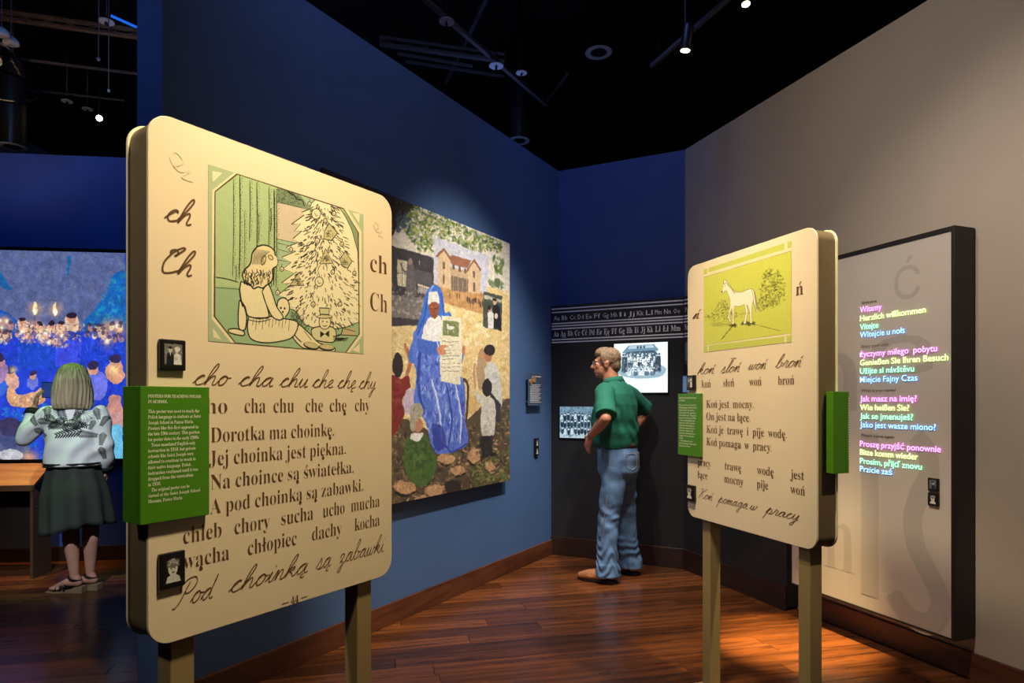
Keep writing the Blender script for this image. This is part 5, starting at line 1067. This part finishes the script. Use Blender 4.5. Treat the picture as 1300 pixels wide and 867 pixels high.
# ------------------------------------------------------------------ people
def fuse(name, mb, voxel, m, parent, sm=6, fn=None, label=None):
    """join overlapping volumes into one continuous skin, smooth it, then push folds in"""
    me = mb.mesh(name+'_raw'); o = bpy.data.objects.new('tmp', me); C.objects.link(o)
    r = o.modifiers.new('r', 'REMESH'); r.mode = 'VOXEL'; r.voxel_size = voxel; r.use_smooth_shade = True
    if sm: s = o.modifiers.new('s', 'SMOOTH'); s.factor = .5; s.iterations = sm
    dg = bpy.context.evaluated_depsgraph_get(); dg.update()
    out = bpy.data.meshes.new_from_object(o.evaluated_get(dg)); out.name = name
    bpy.data.objects.remove(o); bpy.data.meshes.remove(me)
    if fn:
        n = len(out.vertices); co = np.empty(n*3, np.float32); no = np.empty(n*3, np.float32)
        out.vertices.foreach_get('co', co); out.vertices.foreach_get('normal', no); co = co.reshape(-1, 3); no = no.reshape(-1, 3)
        d = np.array([fn(Vector(p), Vector(q)) for p, q in zip(co.tolist(), no.tolist())], np.float32)
        out.vertices.foreach_set('co', (co+no*d[:, None]).ravel()); out.update()
    for p in out.polygons: p.use_smooth = True
    o = link(name, out, m, parent)
    if label: o['label'] = label
    return o
def V(*a): return Vector(a)
def head(mb, c, rz, s=1.0, chin=1.0):
    R = Matrix.Rotation(rz, 3, 'Z')
    P = lambda x, y, z: V(*c)+R @ V(x*s, y*s, z*s)
    e = lambda x, y, z, a, b, d: mb.ell(P(x, y, z), (a*s, b*s, d*s), R)
    e(0, -.012, .035, .074, .094, .090); e(0, .028, -.035, .058, .066, .078); e(0, .062, -.082, .030*chin, .026, .024)
    e(0, .078, .022, .050, .018, .018); mb.limb([P(0, .092, .012), P(0, .112, -.024)], [.008*s, .013*s]); e(0, .094, -.030, .017, .012, .009)
    e(0, .088, -.056, .024, .010, .005); e(0, .086, -.065, .020, .010, .006)
    for k in (-1, 1):
        e(k*.035, .058, -.018, .022, .024, .024); e(k*.075, -.004, -.008, .009, .019, .031); e(k*.078, -.008, .006, .012, .014, .017)
    return P, R
def hand(mb, w, d, up, s=1.0, curl=.5, thumb=1):
    """palm from wrist w along d; up = back of the hand normal; fingers separate and curling away from up"""
    w, d, up = V(*w), V(*d).normalized(), V(*up).normalized(); side = d.cross(up).normalized(); up = side.cross(d).normalized()
    pc = w+d*.048*s; R = Matrix((side, d, up)).transposed(); mb.ell(pc, (.040*s, .054*s, .016*s), R)
    for i, (o_, L) in enumerate(((-.031, .066), (-.0105, .077), (.0105, .072), (.031, .056))):
        p = w+d*(.090-.10*abs(o_)*abs(o_)/.031)*s+side*o_*s; pts = [p]; a = .12; 
        for k, f_ in enumerate((.46, .30, .24)):
            a += curl*(.45+.25*k); dd = d*math.cos(a)-up*math.sin(a)+side*(o_*1.8); pts.append(pts[-1]+dd.normalized()*L*f_*s)
        mb.limb(pts, [.0095*s, .0088*s, .0080*s, .0068*s], 10)
    b = w+d*.022*s+side*(-thumb*.030)*s
    mb.limb([b, b+(d*.55-side*thumb*.75-up*.2).normalized()*.036*s, b+(d*.55-side*thumb*.75-up*.2).normalized()*.036*s+(d*.9-side*thumb*.35-up*.35).normalized()*.030*s], [.013*s, .010*s, .008*s], 10)

# ---- the man in the green polo: hands on hips, looking at the screens to the left
def build_man():
    R = bpy.data.objects.new('person', None); C.objects.link(R); R.location = (.85, 5.0, 0); R.rotation_euler = (0, 0, math.radians(57))
    R['label'] = 'man in green polo shirt and blue jeans, hands on hips, facing the lit photos'; R['category'] = 'person'
    lf, rt = V(-.165, .035, .09), V(.165, -.02, .09)
    b = MB()
    hc = (-.037, .090, 1.700)
    b.loft([(0, .01, .90, .14, .11), (0, .015, 1.05, .145, .11), (-.005, .03, 1.2, .155, .125), (-.01, .025, 1.38, .175, .12), (-.01, .022, 1.46, .165, .10), (-.01, .024, 1.50, .09, .07)], 24)
    b.limb([(-.012, .030, 1.47), (-.028, .062, 1.60), (-.032, .080, 1.66)], [.074, .066, .062])
    hp, hr = head(b, hc, math.radians(20), 1.04)
    for s_, hip, kn, an in ((-1, V(-.09, 0, .90), V(-.125, .03, .50), lf), (1, V(.09, 0, .90), V(.125, .0, .50), rt)):
        b.limb([hip, kn, an], [.085, .055, .042])
    el = V(-.385, -.060, 1.275), V(.405, -.070, 1.325); wr = V(-.262, .125, 1.135), V(.235, .0, 1.14); sh = V(-.195, .035, 1.475), V(.192, .02, 1.475)
    for k in (0, 1):
        m1 = el[k].lerp(wr[k], .35)
        b.limb([sh[k], sh[k].lerp(el[k], .5), el[k], m1, wr[k]], [.052, .048, .041, .043, .027])
    hand(b, wr[0], (.28, .40, -.80), (-.80, .45, -.1), 1.0, .28, -1)
    hand(b, wr[1], (-.55, -.25, -.62), (.35, -.9, .1), 1.0, .30, 1)
    fuse('body', b, .0055, M['skin'], R, 5)
    # hair, ears stay free
    h = MB(); P = lambda x, y, z: hp(x, y, z)
    h.ell(P(0, -.030, .044), (.083, .086, .088), hr); h.ell(P(0, .018, .082), (.071, .078, .052), hr); h.ell(P(0, -.062, -.008), (.068, .050, .066), hr)
    for k in (-1, 1): h.ell(P(k*.070, .014, .045), (.014, .036, .040), hr); h.ell(P(k*.072, .012, .008), (.010, .010, .022), hr)
    fuse('hair', h, .005, M['hair_m'], R, 4, lambda p, n: .0022*noise.noise(V(p.x*90, p.y*90, p.z*22)))
    g = MB(); g.tube([P(-.020, .100, .006), P(.020, .100, .006)], .0018, 6)
    for k in (-1, 1):
        ring = [P(k*(.038+.021*math.cos(a)), .100, .004+.016*math.sin(a)) for a in [i*PI/8 for i in range(17)]]; g.tube(ring, .0015, 6); g.tube([P(k*.058, .098, .010), P(k*.079, -.004, .012)], .0015, 6)
    link('glasses', g.mesh('glasses', True), M['steel'], R)
    for k in (-1, 1): link('eye', MB().ell(P(k*.030, .074, .004), (.012, .012, .009)).mesh('eye', True), mat('eye_white', (210, 205, 200), .3), R)
    # polo shirt
    s = MB()
    s.loft([(0, .020, 1.035, .170, .150), (0, .028, 1.07, .188, .168), (0, .036, 1.16, .202, .184), (-.005, .034, 1.28, .206, .174), (-.008, .026, 1.38, .212, .160), (-.010, .022, 1.46, .205, .136), (-.012, .024, 1.52, .150, .106), (-.016, .032, 1.565, .082, .078)], 28)
    for k in (0, 1):
        e2 = sh[k].lerp(el[k], .92); s.limb([sh[k], sh[k].lerp(el[k], .5)], [.078, .078]); s.cone(sh[k].lerp(el[k], .45), e2, .078, .082, 18)
    def fs(p, n):
        f = .009*noise.noise(V(p.x*7, p.y*7, p.z*11+3))+.004*noise.noise(V(p.x*22, p.y*22, p.z*14))
        if p.z < 1.16: f += .006*math.sin(p.x*70+p.y*40)*max(0, (1.16-p.z)/.12)
        return f+.006*math.sin((p.z*1.0+p.x*1.6)*42+4*noise.noise(p*5))*max(0, 1-abs(p.z-1.25)/.18)
    sho = fuse('polo_shirt', s, .0065, M['shirt'], R, 5, fs)
    c = MB(); cr = [V(-.020+.074*math.cos(a), .040+.070*math.sin(a), 1.570+.012*math.sin(a+PI)) for a in [i*PI/12 for i in range(25)]]
    for a_, b_ in zip(cr[:-1], cr[1:]):
        c.add([a_+V(0, 0, .022), b_+V(0, 0, .022), b_*1+V((b_.x+.016)*.32, (b_.y-.040)*.32, -.022), a_+V((a_.x+.016)*.32, (a_.y-.040)*.32, -.022)], [(0, 1, 2, 3)])
    me = c.mesh('collar', True); co = link('collar', me, M['shirt'], R); sd = co.modifiers.new('t', 'SOLIDIFY'); sd.thickness = .005
    # jeans with stacked folds
    j = MB()
    j.loft([(0, .008, .78, .155, .125), (0, .004, .86, .178, .156), (0, .008, .95, .180, .160), (0, .016, 1.04, .173, .154), (0, .018, 1.065, .170, .151)], 28)
    for hip, kn, an in ((V(-.088, .0, .86), V(-.128, .035, .48), lf), (V(.088, -.004, .86), V(.130, .0, .48), rt)):
        j.limb([hip, hip.lerp(kn, .5), kn, kn.lerp(an, .5), an+V(0, -.01, .03)], [.100, .092, .082, .078, .082], 20); j.cone(an+V(0, -.01, .06), an+V(0, -.012, -.035), .084, .094, 20)
    def fj(p, n):
        low = max(0, min(1, (.62-p.z)/.4)); f = .006*noise.noise(V(p.x*8, p.y*8, p.z*10))
        f += low*.010*math.sin(p.z*60+12*noise.noise(V(p.x*9, p.y*9, p.z*4))+p.x*20+p.y*16)*(.6+.8*noise.noise(V(p.x*5, p.y*5, p.z*6+9)))
        f += .006*(1-low)*math.sin((p.z*.9-p.y*.7)*40+5*noise.noise(p*4))*max(0, min(1, (.98-p.z)/.2)); return f
    fuse('jeans', j, .0065, M['denim'], R, 5, fj)
    link('belt', MB().loft([(0, .018, 1.042, .177, .157), (0, .019, 1.076, .177, .157)], 36).mesh('belt', True), M['belt'], R)
    def on_side(x0, y, z): return V(x0, y, z)
    st = MB(); st.tube([V(-.178, -.002, 1.0), V(-.192, .0, .84), V(-.200, .01, .70), V(-.214, .030, .50), V(-.222, .035, .38)], .0022, 6); link('side_seam', st.mesh('side_seam'), M['denim_dark'], R)
    pk = MB()
    for cx in (-.075, .075):
        o = [(cx-.055, 1.0), (cx+.055, 1.0), (cx+.052, .90), (cx, .872), (cx-.052, .90)]
        ring = [V(x, .008-.166*math.sqrt(max(.05, 1-(x/.188)**2)), z) for x, z in o+[o[0]]]; pk.tube(ring, .0022, 6)
    link('pocket_stitching', pk.mesh('pocket_stitching'), M['denim_dark'], R)
    for nm, an, rz in (('boot', lf, math.radians(12)), ('boot', rt, math.radians(-8))):
        q = Matrix.Rotation(rz, 3, 'Z'); f_ = lambda x, y, z: V(an.x, an.y, 0)+q @ V(x, y, z)
        t = MB(); t.limb([f_(0, -.03, .16), f_(0, -.02, .09), f_(0, .05, .060), f_(0, .14, .048), f_(0, .205, .040)], [.05, .052, .047, .042, .026], 16); t.ell(f_(0, -.035, .06), (.040, .050, .036))
        t.ell(f_(0, .11, .045), (.048, .085, .028), q)
        bt = fuse('boot', t, .005, M['leather'], R, 5)
        sole = []
        for a in range(28):
            u = 2*PI*a/28; x = .047*math.sin(u); y = .075+.155*math.cos(u); x *= 1-.35*max(0, (y-.12)/.11); sole.append((x, y))
        sm_ = MB(); n = len(sole); sm_.add([f_(x, y, .012) for x, y in sole]+[f_(x, y, .024) for x, y in sole], [tuple(range(n)), tuple(range(2*n-1, n-1, -1))]+[(i, (i+1) % n, (i+1) % n+n, i+n) for i in range(n)])
        for x, y0_, y1_ in ((0, -.08, -.005),): sm_.obox(f_(0, -.042, .010), q @ V(.036, 0, 0), q @ V(0, .036, 0), (0, 0, .010))
        sm_.obox(f_(0, .11, .006), q @ V(.036, 0, 0), q @ V(0, .06, 0), (0, 0, .006))
        link('sole', sm_.mesh('sole'), M['sole'], bt)
    w = MB(); d = (wr[0]-el[0]).normalized(); w.cone(wr[0]-d*.028, wr[0]-d*.016, .031, .030, 20); link('wristwatch', w.mesh('wristwatch', True), M['steel'], R)
    return R
build_man()

def leaf_image():
    c = Canvas(512, 512, (238, 240, 238), ss=1, seed=41); r = c.rng; K = (18, 22, 22)
    def frond(x, y, a, L, n=9):
        for i in range(n):
            t = i/n; px, py = x+math.cos(a)*L*t, y+math.sin(a)*L*t; q = L*.34*(1-t*.6)
            for s_ in (-1, 1):
                b = a+s_*.75; c.ell(px+math.cos(b)*q*.6, py+math.sin(b)*q*.6, q*.55, L*.030, K, 1, b)
        c.line([(x, y), (x+math.cos(a)*L, y+math.sin(a)*L)], 3, K, curve=False)
    for a in ((120, 130, .5, 110), (250, 150, 2.6, 120), (255, 165, .35, 120), (300, 100, 1.2, 80), (150, 190, .1, 120), (230, 215, -.2, 130), (60, 220, .6, 90), (60, 330, .9, 80), (400, 160, 1.9, 70), (450, 250, 1.7, 90), (440, 350, 1.4, 90), (30, 120, 1.0, 90), (470, 130, 2.0, 80), (200, 70, 1.1, 110), (330, 60, 1.9, 110), (340, 230, 2.9, 150), (130, 60, 1.4, 90), (400, 70, 1.3, 90), (310, 250, .2, 110), (80, 160, .2, 100)): frond(*a)
    for a in ((330, 110, .5, 70), (380, 140, 1.2, 60), (110, 80, 1.2, 60), (200, 90, 2.1, 60)):
        for k in range(5): t = a[2]+k*.35-.7; c.line([(a[0], a[1]), (a[0]+math.cos(t)*a[3]*.6, a[1]+math.sin(t)*a[3]*.5), (a[0]+math.cos(t+.2)*a[3], a[1]+math.sin(t+.2)*a[3])], 1.6, (60, 66, 70))
    return c.image('leaf_print')
def build_woman():
    R = bpy.data.objects.new('person', None); C.objects.link(R); R.location = (-3.215, 4.62, 0); R.rotation_euler = (0, 0, math.radians(20))
    R['label'] = 'blonde woman in white leaf-print jacket and dark skirt, photographing the projection'; R['category'] = 'person'
    b = MB(); hc = (-.01, .02, 1.545)
    b.loft([(0, 0, .86, .15, .115), (0, 0, .96, .125, .10), (0, 0, 1.10, .135, .10), (0, 0, 1.22, .145, .10), (0, 0, 1.31, .12, .08), (0, 0, 1.35, .06, .055)], 24)
    b.limb([(0, 0, 1.33), (-.004, .012, 1.46)], [.052, .048]); hp, hr = head(b, hc, math.radians(15), .95)
    legs = ((V(-.06, 0, .84), V(-.025, .02, .50), V(.005, .0, .125)), (V(.08, 0, .84), V(.105, .03, .50), V(.095, .04, .125)))
    for hip, kn, an in legs:
        cf = kn.lerp(an, .30)+V(0, -.012, 0); b.limb([hip, kn, cf, kn.lerp(an, .7), an], [.078, .054, .055, .040, .030])
    fd = V(-.94, .34, 0).normalized(); fs_ = []
    for hip, kn, an in legs:
        heel = V(an.x, an.y, .085)-fd*.03; toe = V(an.x, an.y, .030)+fd*.155
        b.limb([an, heel+V(0, 0, -.010), an+fd*.06+V(0, 0, -.050), toe], [.030, .027, .027, .017]); b.ell(toe-fd*.02+V(0, 0, .003), (.050, .034, .016), Matrix.Rotation(math.atan2(fd.y, fd.x), 3, 'Z')); fs_.append((an, toe, heel))
    sh = V(-.165, 0, 1.305), V(.165, 0, 1.305); el = V(-.315, .05, 1.14), V(.205, -.03, 1.06); wr = V(-.285, .16, 1.36), V(.195, .06, .88)
    for k in (0, 1): b.limb([sh[k], el[k], el[k].lerp(wr[k], .4), wr[k]], [.042, .036, .035, .024])
    hand(b, wr[0], (.10, .15, .92), (-.75, -.45, .1), .92, .55, 1); hand(b, wr[1], (-.05, .12, -.95), (.95, .0, 0), .92, .4, -1)
    fuse('body', b, .0055, M['skin_w'], R, 5)
    # bobbed hair
    h = MB(); P = hp
    h.loft([tuple(P(0, -.030, -.205))+(.118, .088, math.radians(15)), tuple(P(0, -.030, -.17))+(.128, .100, math.radians(15)), tuple(P(0, -.026, -.08))+(.126, .108, math.radians(15)), tuple(P(0, -.022, .02))+(.110, .112, math.radians(15)), tuple(P(0, -.016, .085))+(.086, .096, math.radians(15)), tuple(P(0, -.012, .125))+(.045, .055, math.radians(15))], 32)
    h.ell(P(0, -.012, .062), (.094, .106, .080), hr)
    hx = Matrix.Rotation(-math.radians(15), 3, 'Z')
    fuse('hair', h, .006, M['hair_w'], R, 6, lambda p, n: .0040*noise.noise(V(p.x*60, p.y*60, p.z*5))+.004*math.sin(math.atan2(p.y, p.x)*26+3*noise.noise(p*6)))
    for k in (-1, 1): link('eye', MB().ell(P(k*.030, .082, .004), (.012, .012, .009)).mesh('eye', True), bpy.data.materials['eye_white'], R)
    # jacket
    s = MB(); s.loft([(0, 0, .935, .178, .142), (0, 0, .955, .182, .145), (0, 0, 1.06, .180, .140), (0, 0, 1.18, .180, .128), (0, 0, 1.27, .176, .112), (0, 0, 1.325, .140, .088), (0, 0, 1.36, .072, .064)], 28)
    for k in (0, 1):
        e_ = el[k].lerp(wr[k], .78); s.limb([sh[k], sh[k].lerp(el[k], .5), el[k]], [.066, .066, .062]); s.cone(el[k], e_, .062, .047, 18)
    im = leaf_image(); jm = bpy.data.materials.new('leaf_print_jacket_cloth'); jm.use_nodes = True; N = jm.node_tree.nodes; L = jm.node_tree.links
    tc = N.new('ShaderNodeTexCoord'); mp = N.new('ShaderNodeMapping'); L.new(tc.outputs['Object'], mp.inputs[0]); sx = N.new('ShaderNodeSeparateXYZ'); L.new(mp.outputs[0], sx.inputs[0]); cx = N.new('ShaderNodeCombineXYZ')
    mp.inputs['Scale'].default_value = (1.75, 1, 1.9); mp.inputs['Location'].default_value = (.52, 0, -1.72)
    L.new(sx.outputs['X'], cx.inputs['X']); L.new(sx.outputs['Z'], cx.inputs['Y']); tx = N.new('ShaderNodeTexImage'); tx.image = im; tx.extension = 'EXTEND'; L.new(cx.outputs[0], tx.inputs[0])
    L.new(tx.outputs[0], N['Principled BSDF'].inputs['Base Color']); N['Principled BSDF'].inputs['Roughness'].default_value = .6
    jk = fuse('jacket', s, .0065, jm, R, 5, lambda p, n: .008*noise.noise(V(p.x*7, p.y*7, p.z*9))+.005*math.sin((p.x*1.2-p.z)*36+4*noise.noise(p*5)))
    for z0 in (.930, .950): link('hem_band', MB().loft([(0, 0, z0, .189, .152), (0, 0, z0+.007, .189, .152)], 36).mesh('hem_band', True), M['band'], jk)
    d = (wr[0]-el[0]).normalized(); c0 = el[0].lerp(wr[0], .72); link('cuff', MB().cone(c0, c0+d*.045, .053, .050, 20).mesh('cuff', True), M['band'], jk)
    d = (wr[1]-el[1]).normalized(); c0 = el[1].lerp(wr[1], .72); link('cuff', MB().cone(c0, c0+d*.045, .053, .050, 20).mesh('cuff', True), M['band'], jk)
    # skirt with a slanting hem
    n = 64; Vv = []; F = []; rows_ = 14
    for i in range(rows_+1):
        t = i/rows_
        for k in range(n):
            a = 2*PI*k/n; hem = .50-.075*max(0, -math.cos(a))-.02*math.sin(a*3+1)*.4; z = .945+(hem-.945)*t
            fold = (.006+.016*t*t)*math.sin(a*9+1.3)+.010*t*math.sin(a*4+t*2)
            rx = .166+.040*min(1, t*2.2)+.022*t+fold-.01; ry = .132+.030*min(1, t*2.2)+.02*t+fold
            Vv.append((.025*t+rx*math.cos(a), ry*math.sin(a), z))
    for i in range(rows_):
        for k in range(n): F.append((i*n+k, i*n+(k+1) % n, (i+1)*n+(k+1) % n, (i+1)*n+k))
    sk = link('skirt', MB().add(Vv, F).mesh('skirt', True), M['skirt'], R); md = sk.modifiers.new('t', 'SOLIDIFY'); md.thickness = .004
    # sandals
    for an, toe, heel in fs_:
        q = Matrix.Rotation(math.atan2(fd.y, fd.x), 3, 'Z'); o = MB(); sd = V(-fd.y, fd.x, 0)
        pr_ = [(-.075, .0, .052), (-.02, .0, .046), (.05, .0, .020), (.13, .0, .012), (.20, .0, .012)]
        v = []
        for x, _, top in pr_:
            wd_ = .032 if x < .1 else (.036 if x < .17 else .018); bt = 0 if (x < .0 or x > .1) else .002
            for sgn in (-1, 1):
                c_ = V(an.x, an.y, 0)+fd*x+sd*sgn*wd_; v += [c_+V(0, 0, bt), c_+V(0, 0, top)]
        f = []
        for i in range(len(pr_)-1):
            a0, b0 = i*4, (i+1)*4; f += [(a0, a0+2, b0+2, b0), (a0+1, b0+1, b0+3, a0+3), (a0, b0, b0+1, a0+1), (a0+2, a0+3, b0+3, b0+2)]
        f += [(0, 1, 3, 2), (16, 18, 19, 17)]; o.add(v, f)
        sn = link('sandal', o.mesh('sandal', False, .003), M['wedge'], R)
        s2 = MB()
        for x, hh in ((.12, .040), (.085, .052), (.055, .066)):
            c_ = V(an.x, an.y, 0)+fd*x; s2.tube([c_+sd*.034+V(0, 0, .018), c_+sd*.018+V(0, 0, hh+.006), c_-sd*.018+V(0, 0, hh+.006), c_-sd*.034+V(0, 0, .018)], .006, 8)
        rr = [V(an.x, an.y, .105)+q @ V(.044*math.cos(t)-.004, .036*math.sin(t), .012*math.cos(t)) for t in [i*PI/8 for i in range(17)]]; s2.tube(rr, .005, 8)
        link('strap', s2.mesh('strap', True), M['black'], sn)
    return R
build_woman()
C_ = bpy.data.objects.new('camera_phone', None); C.objects.link(C_)
hw = Matrix.Rotation(math.radians(20), 3, 'Z') @ V(-.235, .252, 0); C_.location = (-3.215+hw.x, 4.62+hw.y, 1.49); C_.rotation_euler = (0, 0, math.radians(20)); C_['label'] = 'small dark camera phone held up in the blonde woman\'s left hand'; C_['category'] = 'phone'
link('case', MB().box(-.035, .035, -.006, .006, -.06, .06).mesh('case', False, .003), M['black'], C_)
link('display', MB().box(-.031, .031, -.0072, -.0064, -.054, .054).mesh('display'), mat('phone_display', (40, 60, 110), .2, emit=(60, 90, 180), es=.4), C_)
